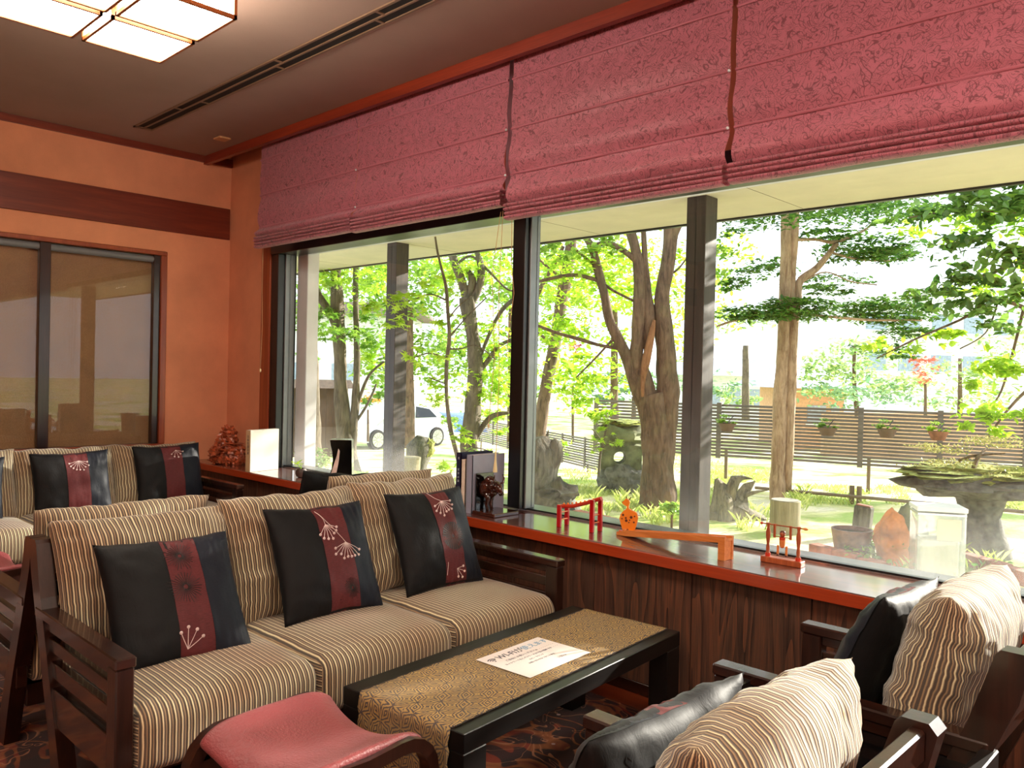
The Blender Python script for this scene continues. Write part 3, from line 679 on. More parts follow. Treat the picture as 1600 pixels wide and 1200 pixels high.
def throw_pillow(label, loc, th, rz=0, roll=0, w=.40, h=.38, tk=.11, seed=0, mid=(-.18,.42), emb=(), plain_=False, wr=.008):
    t = bpy.data.objects.new('throw_pillow', None)
    f = pillow_fn(w, h, tk, 2.2, .06, wr, seed)
    o = pillow_mesh(f, R(th), 32, w=w, h=h).build('throw_pillow', 'satin_black', None, True, angle=180); bpy.data.objects.remove(t)
    o.location = loc; o.rotation_mode = 'XYZ'
    # roll about the pillow's own normal, then turn about the vertical
    nrm = Vector((math.cos(R(th)), 0, math.sin(R(th))))
    o.matrix_world = Matrix.Translation(loc) @ Matrix.Rotation(rz, 4, 'Z') @ Matrix.Rotation(roll, 4, nrm)
    tag(o, label, 'pillow', 'dark satin throw pillows')
    pillow_mesh(f, R(th), 24, cols=mid, side=(1,), off=.0012, w=w, h=h).build('middle_panel', 'satin_wine', o, True, angle=180)
    pillow_mesh(f, R(th), 24, cols=(mid[1]+.004, .985), side=(1,), off=.0012, w=w, h=h).build('side_panel', 'satin_navy', o, True, angle=180)
    def S(u, v, e=.0022): X, Y, Z = f(u, v, 1); return Vector(pframe(R(th), X, Y, Z+e))
    th_, dt_ = MB(), MB(); dk = MB(); rr = random.Random(seed+11)
    def stem(u0, v0, u1, v1, mb, r=.0011, bend=0):
        k = 9; pts = []
        for q in range(k): a = q/(k-1); pts.append(S(u0+(u1-u0)*a + bend*math.sin(math.pi*a), v0+(v1-v0)*a))
        mb.tube(pts, r, 4)
    def dot(u, v, mb, r=.0052): p = S(u, v, .002); mb.blob(p, (r*.6, r, r), 5, 0)
    for e in emb:
        th_, dt_ = MB(), MB()
        if e[0] == 'sprig':                       # stems ending in round beads
            _, u, v, ang, spread, ln, k = e
            for q in range(k):
                a = R(ang + spread*(q/(k-1)-.5)); l = ln*rr.uniform(.7, 1.05); u1, v1 = u+l*math.cos(a)/w*.4, v+l*math.sin(a)/h*.4
                stem(u, v, u1, v1, th_); dot(u1, v1, dt_)
        elif e[0] == 'line': stem(e[1], e[2], e[3], e[4], th_, bend=e[5])
        elif e[0] == 'burst':
            _, u, v, r0, col = e; mb = MB(); k = 30
            for q in range(k):
                a = 2*math.pi*q/k; l = r0*rr.uniform(.8, 1.1); stem(u+.15*l*math.cos(a), v+.15*l*math.sin(a), u+l*math.cos(a), v+l*math.sin(a), mb, .0009)
            ring = [(u+r0*math.cos(2*math.pi*q/20), v+r0*math.sin(2*math.pi*q/20)) for q in range(20)]
            if col == 'dull_thread':
                vs_ = [S(u, v, .0016)]+[S(a, b, .0016) for a, b in [(u+.55*r0*math.cos(2*math.pi*q/24), v+.55*r0*math.sin(2*math.pi*q/24)) for q in range(24)]]+[S(a, b, .0016) for a, b in [(u+r0*.98*math.cos(2*math.pi*q/24), v+r0*.98*math.sin(2*math.pi*q/24)) for q in range(24)]]
                MB().add(vs_, [(0, q+1, (q+1)%24+1) for q in range(24)]+[(q+1, q+25, (q+1)%24+25, (q+1)%24+1) for q in range(24)]).build('burst_ground', 'dark_thread', o, True, angle=180)
            mb.build('burst_embroidery', col, o, True)
        if th_.v: th_.build('embroidered_stem', 'embroidery', o, True)
        if dt_.v: dt_.build('embroidered_beads', 'embroidery', o, True)['kind'] = 'stuff'
    return o
SP = 'sprig'
throw_pillow('black and wine throw pillow nearest the camera on the foreground sofa', (-2.385, 1.06, .53), 34, R(-2), R(-1), .40, .40, seed=1, mid=(-.12,.40),
    emb=[(SP, -.03, -.86, 70, 75, .34, 4), ('burst', .10, .62, .24, 'dark_thread'), ('burst', .08, .08, .26, 'dark_thread')])
throw_pillow('black and wine throw pillow with two beaded sprigs, middle of the foreground sofa', (-2.43, 1.605, .56), 25, R(0), R(-1), .395, .40, seed=2, mid=(-.15,.46),
    emb=[(SP, .0, .60, -75, 110, .30, 7), (SP, .34, .22, -95, 130, .36, 9), ('line', -.10, .88, .0, .60, .03), ('line', -.10, .9, .34, .22, -.02), ('burst', .30, -.62, .17, 'dark_thread')])
throw_pillow('dark throw pillow with a pale round burst, window end of the foreground sofa', (-2.44, 2.115, .565), 23, R(0), R(0), .395, .40, seed=3, mid=(-.08,.47),
    emb=[(SP, .22, .74, -80, 150, .32, 9), ('line', .0, .97, .22, .74, -.02), ('burst', .27, -.03, .30, 'dull_thread'), (SP, .22, -.70, -40, 100, .22, 4), ('line', -.02, -.55, -.06, -.80, 0)])
throw_pillow('dark throw pillow peeking over the back of the second sofa', (-2.99, 2.02, .595), 14, math.pi, R(5), .42, .40, seed=4)
throw_pillow('dark pillow with white sprig, between the other two on the left wall sofa', (-5.03, 1.63, .53), 14, 0, R(1), .42, .39, seed=5, mid=(-.2,.40), emb=[(SP, .15, .72, -90, 150, .34, 9)])
throw_pillow('dark throw pillow with a small white sprig, nearest the corner on the left wall sofa', (-5.03, 2.185, .545), 14, 0, R(1), .42, .39, seed=6, mid=(-.22,.36), emb=[(SP, .2, .82, -80, 120, .24, 5)])
throw_pillow('dark pillow cut off by the left photo edge on the left wall sofa', (-5.03, 1.08, .53), 14, 0, R(-3), .42, .39, seed=7)
throw_pillow('black throw pillow leaning in the armchair by the window', (-.745, 2.10, .535), 22, math.pi, R(3), .42, .42, .14, seed=8, wr=.014)
throw_pillow('black and wine throw pillow leaning in the near right armchair', (-.765, 1.10, .515), 20, math.pi, R(2), .45, .42, .14, seed=9, mid=(-.2,.15), wr=.014)

# side table between the two armchairs
t = thing('side_table', 'dark glossy side table between the two armchairs', 'side table', (-.985, 1.397, 0))
box('table_top', 'black_gloss', .04, .54, .005, .445, .44, .455, .002, t); box('rim', 'black_wood', 0, .045, .0, .45, .42, .497, .003, t)
box('rim', 'black_wood', .54, .57, 0, .45, .42, .497, .003, t)
for a in (.0, .52):
    for b in (.005, .405): box('leg', 'black_wood', a, a+.04, b, b+.04, 0, .42, .003, t)

# low table with runner and sheet
TR = R(4.5)
t = thing('low_table', 'low black table with thick square legs', 'table', (-1.69, 1.862, 0), TR)
TL, TW, TH = 1.085, .45, .355
box('table_top', 'black_wood', -TW/2, TW/2, -TL/2, TL/2, TH-.05, TH, .002, t)
for sx in (-1, 1):
    for sy in (-1, 1): box('leg', 'black_wood', sx*TW/2, sx*(TW/2-.07), sy*TL/2, sy*(TL/2-.085), 0, TH-.05, .002, t)
# runner: lies on the table and hangs over its near end
m = MB(); vs_ = []; fs = []; uvs = []; nx, ny = 26, 90; RW = .335; L1 = 1.075; DR = .30
for i in range(ny+1):
    s = -DR + (L1+DR)*i/ny
    for j in range(nx+1):
        u = -RW/2+RW*j/nx; e = .0035*math.sin(i*2.1)*(abs(j/nx-.5)*2)**12
        if s < 0: y = -TL/2-.0035+.004*mnoise.noise(Vector((u*9, s*5, 0)))*min(1, -s*10); z = TH+.0025+s
        else: y = -TL/2+s; z = TH+.0025+.0012*mnoise.noise(Vector((u*14, s*10, 3)))
        vs_.append((u+e+.012, y, z)); uvs.append((u, s))
for i in range(ny):
    for j in range(nx): a = i*(nx+1)+j; fs.append((a, a+1, a+nx+2, a+nx+1))
m.add(vs_, fs, uvs); rn = m.build('table_runner', 'runner', None, True, angle=180); rn.location = (-1.69, 1.862, 0); rn.rotation_euler = (0,0,TR)
sm = rn.modifiers.new('thick', 'SOLIDIFY'); sm.thickness = .0014; sm.offset = 1
tag(rn, 'gold and grey brocade runner lying along the low black table', 'table runner')
fr = MB()
for i in range(0, 180):
    y = -TL/2+.004+i*(L1-.01)/180
    for sx in (-1, 1): 
        x0 = .012+sx*RW/2; fr.box(x0, x0+sx*.005, y, y+.0022, TH+.003, TH+.0042)
fo = fr.build('fringe', 'runner', rn); fo['kind'] = 'stuff'
# A4 notice
ps = MB(); ps.box(-.105, .105, -.1485, .1485, 0, .0006); sh = ps.build('notice_sheet', 'paper')
sh.location = (-1.667, 1.855, TH+.0062); sh.rotation_euler = (0, 0, R(3.5)); tag(sh, 'white paper notice about wireless internet lying on the brocade runner', 'paper sheet')
def txt(body, size, x, y, mat, parent, rz=R(90), z=.0009, sx=1):
    me = text_mesh(body, size); me.materials.append(MT[mat]); o = obj_mesh('lettering', me, parent); o.location = (x, y, z); o.rotation_euler = (0,0,rz); o.scale = (sx,1,1); return o
txt('WI-FIが', .036, -.066, -.035, 'ink', sh); txt('使え', .034, -.066, .055, 'ink_blue', sh); txt('ます', .030, -.066, .115, 'ink_blue', sh)
for a, (bd, x, y, s) in enumerate([('ご自由にお使いください。', -.032, -.02, .0125), ('ネットワーク名とパスワードは下記の通りです', -.010, -.01, .0105), ('ロビー ラウンジ', .010, .0, .0095), ('ID  ・・・・・・・・', -.03, .09, .0095), ('PASS ・・・・・・', -.010, .095, .0095), ('お問い合わせはフロントまで', .030, .0, .0095), ('フロント', .062, .06, .011)]):
    txt(bd, s, x, y, 'ink_soft', sh)
m = MB()
for k, r0 in enumerate((.0075, .0145, .0215)):
    vs_ = []; n = 12
    for q in range(n+1):
        a = R(180-45+90*q/n); vs_ += [(math.cos(a)*r0, math.sin(a)*r0, 0), (math.cos(a)*(r0+.0038), math.sin(a)*(r0+.0038), 0)]
    m.add([(x-.052, y-.118, .001) for x, y, z in vs_], [(2*q, 2*q+1, 2*q+3, 2*q+2) for q in range(n)])
m.add([(-.052+.003*math.cos(q), -.118+.003*math.sin(q), .001) for q in (0,1,2,3,4,5,6)], [tuple(range(7))])
m.build('wireless_symbol', 'ink', sh)

# bentwood stools
def stool(loc, rz, label, group='low stools with leather sling seats'):
    t = thing('stool', label, 'stool', loc, rz, group)
    # two bent arches at x=0 and x=.39 running along y
    for x in (0, .375):
        pts = []; Lh = .20; H = .365; r = .085
        prof = [(-Lh-.03, 0), (-Lh-.012, .12), (-Lh, H-r)]+[(-Lh+r-r*math.cos(R(a)), H-r+r*math.sin(R(a))) for a in (20,40,60,80)]+[(-Lh+r+.02, H), (0, H-.006), (Lh-r-.02, H)]+[(Lh-r+r*math.sin(R(a)), H-r+r*math.cos(R(a))) for a in (10,30,50,70)]+[(Lh, H-r), (Lh+.012, .12), (Lh+.03, 0)]
        m = MB(); n = len(prof); vs_ = []; fs = []
        for i, (y, z) in enumerate(prof):
            y0, z0 = prof[max(0,i-1)]; y1, z1 = prof[min(n-1,i+1)]; d = Vector((y1-y0, z1-z0)).normalized(); nn = Vector((-d.y, d.x))*.015
            for sx, sn in ((0,1),(.034,1),(.034,-1),(0,-1)): vs_.append((x+sx, y+nn.x*sn, z+nn.y*sn))
        for i in range(n-1):
            for k in range(4): fs.append((i*4+k, i*4+(k+1)%4, (i+1)*4+(k+1)%4, (i+1)*4+k))
        fs += [(0,1,2,3), tuple((n-1)*4+k for k in (3,2,1,0))]
        m.add(vs_, fs); m.build('bent_frame', 'espresso_wood', t, True, angle=50)
    for y in (-.10, .10): MB().tube([(.03, y, .12), (.38, y, .12)], .011, 8).build('stretcher', 'espresso_wood', t, True)
    m = MB(); nx, ny = 20, 20; vs_ = []; fs = []; uvs = []
    for i in range(ny+1):
        v = 2*i/ny-1
        for j in range(nx+1):
            u = 2*j/nx-1; X = .2045+u*.185*(1-.10*max(0, abs(v)-.4)); Y = v*.175*(1+.10*u*u)
            Z = .372 + .022*u*u - .020*(1-u*u) - .035*abs(v)**5 + .004*mnoise.noise(Vector((u*2, v*2, 5)))
            vs_.append((X, Y, Z)); uvs.append((X, Y))
    for i in range(ny):
        for j in range(nx): a = i*(nx+1)+j; fs.append((a, a+1, a+nx+2, a+nx+1))
    m.add(vs_, fs, uvs); o = m.build('sling_seat', 'red_leather', t, True, angle=180)
    s_ = o.modifiers.new('thick', 'SOLIDIFY'); s_.thickness = .022; s_.offset = -1
    b_ = o.modifiers.new('soft', 'SUBSURF'); b_.levels = 1; b_.render_levels = 1
    return t
stool((-1.845, 1.045, 0), R(4), 'rose leather stool with bent timber frame in front of the low table')
stool((-4.16, .90, 0), R(8), 'rose leather stool at the left edge beyond the second sofa')

# ------------------------------------------------------------------ things on the window sill
def frame_z(loc, rz): return Matrix.Translation(loc) @ Matrix.Rotation(rz, 4, 'Z')
sc = thing('carved_sculpture', 'reddish brown carved sculpture of layered rock in the corner of the sill', 'sculpture', (-5.33, 2.72, SILL), R(43))
rr = random.Random(5)
for k, (z, hw, n_) in enumerate([(.028,.125,5), (.075,.112,4), (.120,.088,4), (.165,.062,3), (.205,.042,2), (.240,.022,1)]):
    for q in range(n_):
        dx = (q-(n_-1)/2)*(2*hw/max(1,n_))*.9+rr.uniform(-.01,.01)
        MB().blob((dx, rr.uniform(-.02,.02), z+rr.uniform(-.008,.008)), (rr.uniform(.032,.048), .038, rr.uniform(.026,.034)), 9, .55, 2.6, k*7+q).build('carved_rock', 'sculpture', sc, True, angle=50)
for dx, z, L2 in ((-.02,.098,.20), (.02,.146,.15), (-.01,.052,.24)): MB().box(dx-L2/2, dx+L2/2, -.04, .03, z-.004, z+.004, .003, Matrix.Rotation(R(3),4,'Y')).build('ledge', 'sculpture', sc)
b = thing('book_box', 'tall white slipcase book standing on the sill near the corner', 'book', (-4.822, 2.612, SILL), R(12))
box('cover', 'white_card', -.042, 0, 0, .236, 0, .268, .002, b); box('spine', 'beige_card', -.0415, -.002, -.0012, .001, .001, .267, 0, b)
for k, ch in enumerate('日本名湯百選'):
    me = text_mesh(ch, .019); me.materials.append(MT['ink']); o = obj_mesh('lettering', me, b); o.location = (-.021, -.0018, .225-k*.021); o.rotation_euler = (R(90), 0, 0)
p = thing('plant_pot', 'tiny round brown pot with lime leaves on the sill', 'potted plant', (-4.42, 2.737, SILL))
MB().lathe([(.015,0),(.030,.006),(.037,.024),(.036,.040),(.026,.056),(.021,.056),(.024,.045)], 20).build('pot', 'pot_brown', p, True)
m = MB(); rr = random.Random(3)
for k in range(16):
    a = rr.uniform(0, 6.28); l = rr.uniform(.02, .05); c = Vector((math.cos(a)*l-.012, math.sin(a)*l*.6-.012, .068+rr.uniform(0, .035))); q = rr.uniform(.012, .02)
    d = Vector((math.cos(a), math.sin(a), .3)).normalized(); e = d.cross(Vector((0,0,1))).normalized()
    m.add([c-d*q, c+e*q*.6, c+d*q, c-e*q*.6], [(0,1,2,3)])
    if k % 3 == 0: MB().tube([(0,0,.05), tuple(c*.6+Vector((0,0,.03))), tuple(c)], .0012, 4).build('stem', 'leaf_lime', p)
for k in range(0, len(m.f)): MB().add([m.v[i] for i in m.f[k]], [(0,1,2,3)]).build('leaf', 'leaf_lime', p)
v = thing('black_vase', 'glossy black waisted vase with a white feather inlay, behind the second sofa', 'vase', (-4.135, 2.835, SILL), R(48))
prof = [(-.074,0), (-.066,.03), (-.052,.08), (-.046,.13), (-.050,.18), (-.060,.22), (-.064,.25), (.062,.25), (.064,.20), (.066,.10), (.070,0)]
MB().prism(prof, -.05, .05).build('body', 'black_gloss', v); box('rim', 'steel', -.06, .058, -.046, .046, .25, .2515, 0, v)
MB().prism([(-.060,.03), (-.045,.012), (-.028,.03), (-.018,.08), (-.010,.13), (-.006,.185), (-.014,.20), (-.022,.16), (-.034,.12), (-.048,.07)], -.0535, -.050).build('feather_inlay', 'feather_white', v)
def book(label, name, mat, x0, x1, y0, dep, h, pages=True, rz=0):
    t = thing(name, label, 'book', (x0, y0, SILL), rz, 'books between the bull bookends'); w_ = x1-x0; c = .0025
    m = MB(); m.box(0, c, 0, dep, 0, h); m.box(w_-c, w_, 0, dep, 0, h); m.box(0, w_, 0, c*1.4, 0, h); m.build('cover', mat, t)
    box('page_block', 'pages', c, w_-c, c*1.5, dep-.004, .003, h-.004, 0, t); return t
bk = book('tall navy book with lettering on its spine, leftmost between the bookends', 'book', 'navy_book', -2.925, -2.893, 2.662, .215, .282)
for ch, z, s in (('世界の旅', .2, .013), ('II', .255, .016)):
    for q, c_ in enumerate(ch if len(ch) > 2 else [ch]):
        me = text_mesh(c_, s); me.materials.append(MT['clear_white']); o = obj_mesh('lettering', me, bk); o.location = (.016, -.0006, z-q*.018); o.rotation_euler = (R(90),0,0)
t = book('slim cream book between the navy and the grey book', 'book', 'pages', -2.891, -2.862, 2.664, .20, .252)
t = book('tall grey book whose cover faces the bull', 'book', 'grey_book', -2.860, -2.818, 2.668, .215, .276)
def bull(label, loc, rz, head):
    t = thing('bull_bookend', label, 'bookend', loc, rz, 'dark bull bookends')
    box('base', 'bull_bronze', 0, .15 if head else .10, -.02, .145, 0, .017, .003, t); box('upright', 'black_gloss', 0, .006, .0, .115, .017, .19, .001, t)
    m = MB()
    if head:
        m.blob((.035,.05,.115), (.055,.036,.045), 12, .08, 2, 1); m.blob((.045,.05,.150), (.034,.026,.03), 10, .1, 2, 2)
        m.tube([(.06,.05,.125),(.09,.047,.135),(.112,.045,.13)], [.034,.026,.022], 12)
        m.tube([(.100,.045,.140),(.120,.043,.125),(.134,.042,.098)], [.021,.018,.011], 12)
        for yy, xx in ((.03,.05),(.07,.036)): m.tube([(xx,yy,.10),(xx+.004,yy,.07),(xx-.002,yy-.002,.045),(xx+.006,yy,.018)], [.019,.011,.008,.009], 8)
        body = m.build('body', 'bull_bronze', t, True, angle=180)
        for sy in (-1,1):
            MB().tube([(.108,.044+sy*.014,.145),(.112,.044+sy*.030,.155),(.112,.044+sy*.033,.175),(.108,.044+sy*.026,.192)], [.006,.006,.0045,.0015], 8).build('horn', 'bull_bronze', t, True)
            MB().blob((.10,.044+sy*.03,.143), (.006,.014,.006), 6, 0).build('ear', 'bull_bronze', t, True)
    else:
        m.blob((.03,.05,.115), (.05,.034,.04), 12, .08, 2, 3)
        for yy in (.03,.07): m.tube([(.045,yy,.11),(.058,yy,.075),(.048,yy,.05),(.055,yy,.018)], [.02,.012,.008,.009], 8)
        m.build('body', 'bull_bronze', t, True, angle=180)
        MB().tube([(.07,.05,.135),(.088,.05,.11),(.088,.05,.07)], [.004,.003,.006], 6).build('tail', 'bull_bronze', t, True)
    return t
bull('front half of a dark bronze bull bookend with horns, right of the books', (-2.812, 2.685, SILL), 0, True)
bull('rear half of a dark bronze bull bookend, left of the books', (-2.932, 2.80, SILL), math.pi, False)
tag(MB().lathe([(.002,.10),(.004,.09),(.006,.05),(.011,.01),(.011,0)], 12, (-2.763, 2.765, SILL+.195)).build('cord_tassel', 'horn'), 'pale tapered tassel of a blind cord hanging above the bull', 'tassel')
# red toy with a sloping bar
t = thing('red_ladder_toy', 'red wooden toy with four posts and a sloping toothed bar on the sill', 'toy', (-2.33, 2.735, SILL), R(3))
for x_, y_, h_ in ((0,0,.098), (-.012,.072,.082), (.172,.004,.140), (.178,.056,.138)):
    box('post', 'red_paint', x_-.010, x_+.010, y_-.007, y_+.007, 0, h_, .002, t)
for x_, y0_, y1_, zz in ((-.006,.005,.068,.03), (-.006,.005,.068,.062), (.175,.010,.05,.04), (.175,.010,.05,.072)): MB().tube([(x_,y0_,zz),(x_+.001,y1_,zz)], .0028, 8).build('rung', 'toy_wood', t, True)
MB().tube([(-.02,.035,.086),(.05,.032,.094),(.12,.030,.116),(.20,.030,.146)], .0085, 10).build('bar', 'toy_red', t, True)
for k in range(9): a = k/8; MB().blob((.0+.18*a, .032, .099+.045*a**1.3), .0045, 5, 0).build('tooth', 'orange_paint', t, True)
# giraffe on its ramp
t = thing('toy_ramp', 'long pale wooden ramp with a tall end post on the sill', 'toy', (-2.055, 2.815, SILL), R(-9))
L_ = .56
MB().prism([(0,0),(0,.014),(.06,.028),(L_,.088),(L_,.0),(L_-.030,.0),(L_-.030,.062),(.05,.003)], -.026, -.017).build('side_board', 'toy_wood', t)
MB().prism([(0,0),(0,.014),(.06,.028),(L_,.088),(L_,.0),(L_-.030,.0),(L_-.030,.062),(.05,.003)], .017, .026).build('side_board', 'toy_wood', t)
MB().prism([(0,.004),(0,.009),(.06,.021),(L_,.080),(L_,.070),(.05,.008)], -.017, .017).build('deck', 'toy_wood', t)
box('end_post', 'toy_wood', L_-.028, L_-.002, -.017, .017, 0, .07, .001, t)
MB().lathe([(.0,0),(.012,0),(.012,.006),(0,.006)], 12, (.012, -.008, .014)).build('wheel', 'toy_red', t, True)
g = thing('giraffe_toy', 'orange spotted wooden giraffe standing on the ramp toy', 'toy', (-2.015, 2.812, SILL+.020), R(28))
oval = [(-.031,.03),(-.037,.05),(-.033,.070),(-.020,.086),(-.010,.092),(-.007,.103),(-.012,.106),(-.024,.113),(-.027,.121),(-.020,.128),(-.012,.137),(-.004,.134),(.004,.125),(.003,.112),(.0,.104),(.002,.094),(.016,.087),(.034,.078),(.040,.058),(.036,.034),(.028,.010),(.020,0),(.004,.002),(-.002,.014),(-.010,.0),(-.022,.002)]
MB().prism(oval, -.010, .010).build('body', 'orange_paint', g)
for x_, z_, r_ in ((-.022,.068,.005),(-.010,.056,.004),(.012,.060,.006),(-.008,.045,.006),(.006,.048,.003),(-.026,.052,.003),(.026,.065,.003),(.003,.038,.003),(.024,.040,.004)): MB().lathe([(0,0),(r_,0),(r_,.001),(0,.001)], 10, M=Matrix.Translation((x_,-.0112,z_)) @ Matrix.Rotation(R(90), 4, 'X')).build('spot', 'spot_brown', g)
MB().tube([(-.010,0,.134),(-.012,0,.144)], .002, 6).build('horn', 'spot_brown', g); MB().tube([(.0,0,.130),(.008,0,.143)], .002, 6).build('horn', 'spot_brown', g); MB().blob((-.025,0,.119), (.005,.0105,.005), 6, 0).build('muzzle', 'spot_brown', g, True)
MB().blob((.043,0,.070), (.006,.004,.004), 6, 0).build('tail', 'clear_white', g, True); MB().blob((-.012,-.014,.006), (.010,.005,.006), 6, 0).build('foot', 'toy_wood', g, True); MB().blob((-.012,.014,.006), (.010,.005,.006), 6, 0).build('foot', 'toy_wood', g, True)
# acrobat
t = thing('acrobat_toy', 'wooden acrobat figure hanging from a bar between two turned posts', 'toy', (-1.415, 2.80, SILL), R(2))
box('base', 'toy_wood_dark', 0, .152, 0, .038, 0, .021, .002, t)
pf = [(.008,0),(.0085,.012),(.006,.016),(.007,.03),(.005,.045),(.0085,.075),(.0085,.088),(.005,.105),(.007,.118),(.007,.122)]
for x_ in (.020, .134): MB().lathe(pf, 14, (x_, .019, .021)).build('post', 'toy_wood_dark', t, True); MB().lathe([(.0095,0),(.0095,.012)], 14, (x_, .019, .021)).build('collar', 'toy_red', t, True)
MB().tube([(-.006,.019,.138),(.154,.019,.138)], .0025, 8).build('bar', 'toy_wood_dark', t, True); MB().blob((.158,.019,.138), (.010,.005,.005), 6, 0).build('handle', 'toy_wood', t, True); MB().blob((-.006,.019,.138), (.006,.005,.005), 6, 0).build('handle', 'toy_red', t, True)
for x_ in (.044, .104): MB().tube([(x_,.019,.142),(x_,.019,.092)], .0050, 8).build('arm', 'toy_wood_dark', t, True)
MB().tube([(.044,.019,.097),(.104,.019,.097)], .0016, 6).build('shoulder_pin', 'toy_wood_dark', t, True)
MB().lathe([(.004,0),(.009,.004),(.0105,.02),(.0105,.036)], 14, (.074,.019,.058)).build('torso', 'toy_wood', t, True); MB().lathe([(.011,0),(.011,.009)], 14, (.074,.019,.088)).build('belt', 'toy_red', t, True)
MB().blob((.074,.019,.108), (.010,.010,.012), 8, 0).build('head', 'toy_wood_dark', t, True); MB().blob((.074,.021,.114), (.0102,.0102,.007), 8, 0).build('hair', 'spot_brown', t, True)
for x_ in (.058, .090): MB().tube([(x_,.019,.066),(x_,.019,.032)], .0045, 8).build('leg', 'toy_wood', t, True); MB().blob((x_,.017,.032), (.005,.006,.004), 6, 0).build('shoe', 'spot_brown', t, True)

# ------------------------------------------------------------------ outside: eaves, posts, ground
GZ = -.12
def gz(s): return GZ if s < 10.6 else (GZ-.105*(s-10.6) if s < 18 else max(-1.35, -.897-.05*(s-18)))
nx, ny = 90, 90; vs_ = []; fs = []
for i in range(ny+1):
    y = 3.05 + 75*(i/ny)**2
    for j in range(nx+1):
        u = 2*j/nx-1; x = -3 + 75*math.copysign(abs(u)**2, u); s = (-x*.694+y*.72)
        vs_.append((x, y, gz(s)+.02*mnoise.noise(Vector((x*.7, y*.7, 0)))))
for i in range(ny):
    for j in range(nx): a = i*(nx+1)+j; fs.append((a, a+1, a+nx+2, a+nx+1))
gd = MB().add(vs_, fs).build('garden_ground', 'ground', None, True, angle=180); struct(gd); 
struct(box('soffit', 'soffit', -14, 5, YW+.12, 5.67, 2.45, 2.50)); sf = bpy.data.objects['soffit']
box('fascia', 'black_wood', -14, 5, 5.66, 5.70, 2.435, 2.62, .002, sf); box('roof_slab', 'roof_dark', -14, 5, YW+.12, 5.75, 2.62, 2.7, 0, sf); box('eaves_lining', 'exterior_plaster', -14, 5, YW+.121, YW+.16, 2.0, 2.45, 0, sf)
for k in range(7): box('soffit_seam', 'roof_dark', -12.9+k*1.82+1.2, -12.896+k*1.82+1.2, YW+.17, 5.64, 2.4490, 2.4502, 0, sf)
for x0, lab in ((-6.376, 'dark square timber post left of the window mullion, outside'), (-3.05, 'dark square timber post right of the big tree, outside')):
    t = thing('eaves_post', lab, 'post', (x0, 4.84, 0), 0, 'timber posts under the eaves')
    box('shaft', 'post_wood', 0, .15, 0, .15, -.06, 2.45, .004, t); box('footing', 'granite', -.06, .21, -.06, .21, GZ-.05, -.05, .01, t)
    box('groove', 'black_wood', .072, .077, -.001, .001, -.05, 2.44, 0, t)
tag(box('paving_strip', 'house_white', -9, 4, 3.05, 4.6, GZ-.02, GZ+.045, .01), 'pale concrete paving along the foot of the wall outside', 'paving')

LEAFSH = {
 'maple': ([(0,-.35,0),(.12,-.08,.02),(.55,-.22,-.06),(.20,.10,.03),(.62,.38,-.08),(.16,.30,.03),(0,.95,-.05),(-.16,.30,.03),(-.62,.38,-.08),(-.20,.10,.03),(-.55,-.22,-.06),(-.12,-.08,.02)], [(0,1,11),(1,2,3),(3,4,5),(5,6,7),(7,8,9),(9,10,11),(1,3,9,11),(3,5,7,9)]),
 'oval': ([(0,-.5,0),(.26,-.12,.07),(.24,.22,.06),(0,.6,-.08),(-.24,.22,.06),(-.26,-.12,.07),(0,0,0)], [(0,1,6),(1,2,6),(2,3,6),(3,4,6),(4,5,6),(5,0,6)]),
 'tiny': ([(0,-.5,0),(.2,0,.05),(0,.5,0),(-.2,0,.05)], [(0,1,2),(0,2,3)])}
def rmats(n, flat, rg):
    a = rg.uniform(0, 2*np.pi, n); tilt = rg.normal(0, flat, n); az = rg.uniform(0, 2*np.pi, n)
    ca, sa = np.cos(a), np.sin(a); Z = np.zeros(n); O = np.ones(n)
    Rz = np.stack([np.stack([ca,-sa,Z],1), np.stack([sa,ca,Z],1), np.stack([Z,Z,O],1)],1)
    kx, ky = np.cos(az), np.sin(az); c, s = np.cos(tilt), np.sin(tilt); v = 1-c
    Rt = np.stack([np.stack([kx*kx*v+c, kx*ky*v, ky*s],1), np.stack([kx*ky*v, ky*ky*v+c, -kx*s],1), np.stack([-ky*s, kx*s, c],1)],1)
    return Rt @ Rz
def leaf_positions(blobs, rg, shell=.45):
    P = []
    for c, r, n in blobs:
        d = rg.normal(0, 1, (n,3)); d /= np.linalg.norm(d, axis=1, keepdims=True); q = rg.uniform(shell, 1, (n,1))**.6
        # clumped: pull each leaf towards one of a few twig centres
        k = max(4, n//26); tw = rg.normal(0, 1, (k,3)); tw /= np.linalg.norm(tw, axis=1, keepdims=True); tw *= rg.uniform(.35, 1, (k,1))
        idx = rg.integers(0, k, n); p = tw[idx] + rg.normal(0, .17, (n,3))*np.array([1,1,.55]); mixm = (rg.uniform(0,1,(n,1)) < .22); p = np.where(mixm, d*q, p)
        P.append(np.array(c)[None] + p*np.array(r)[None])
    return np.concatenate(P)
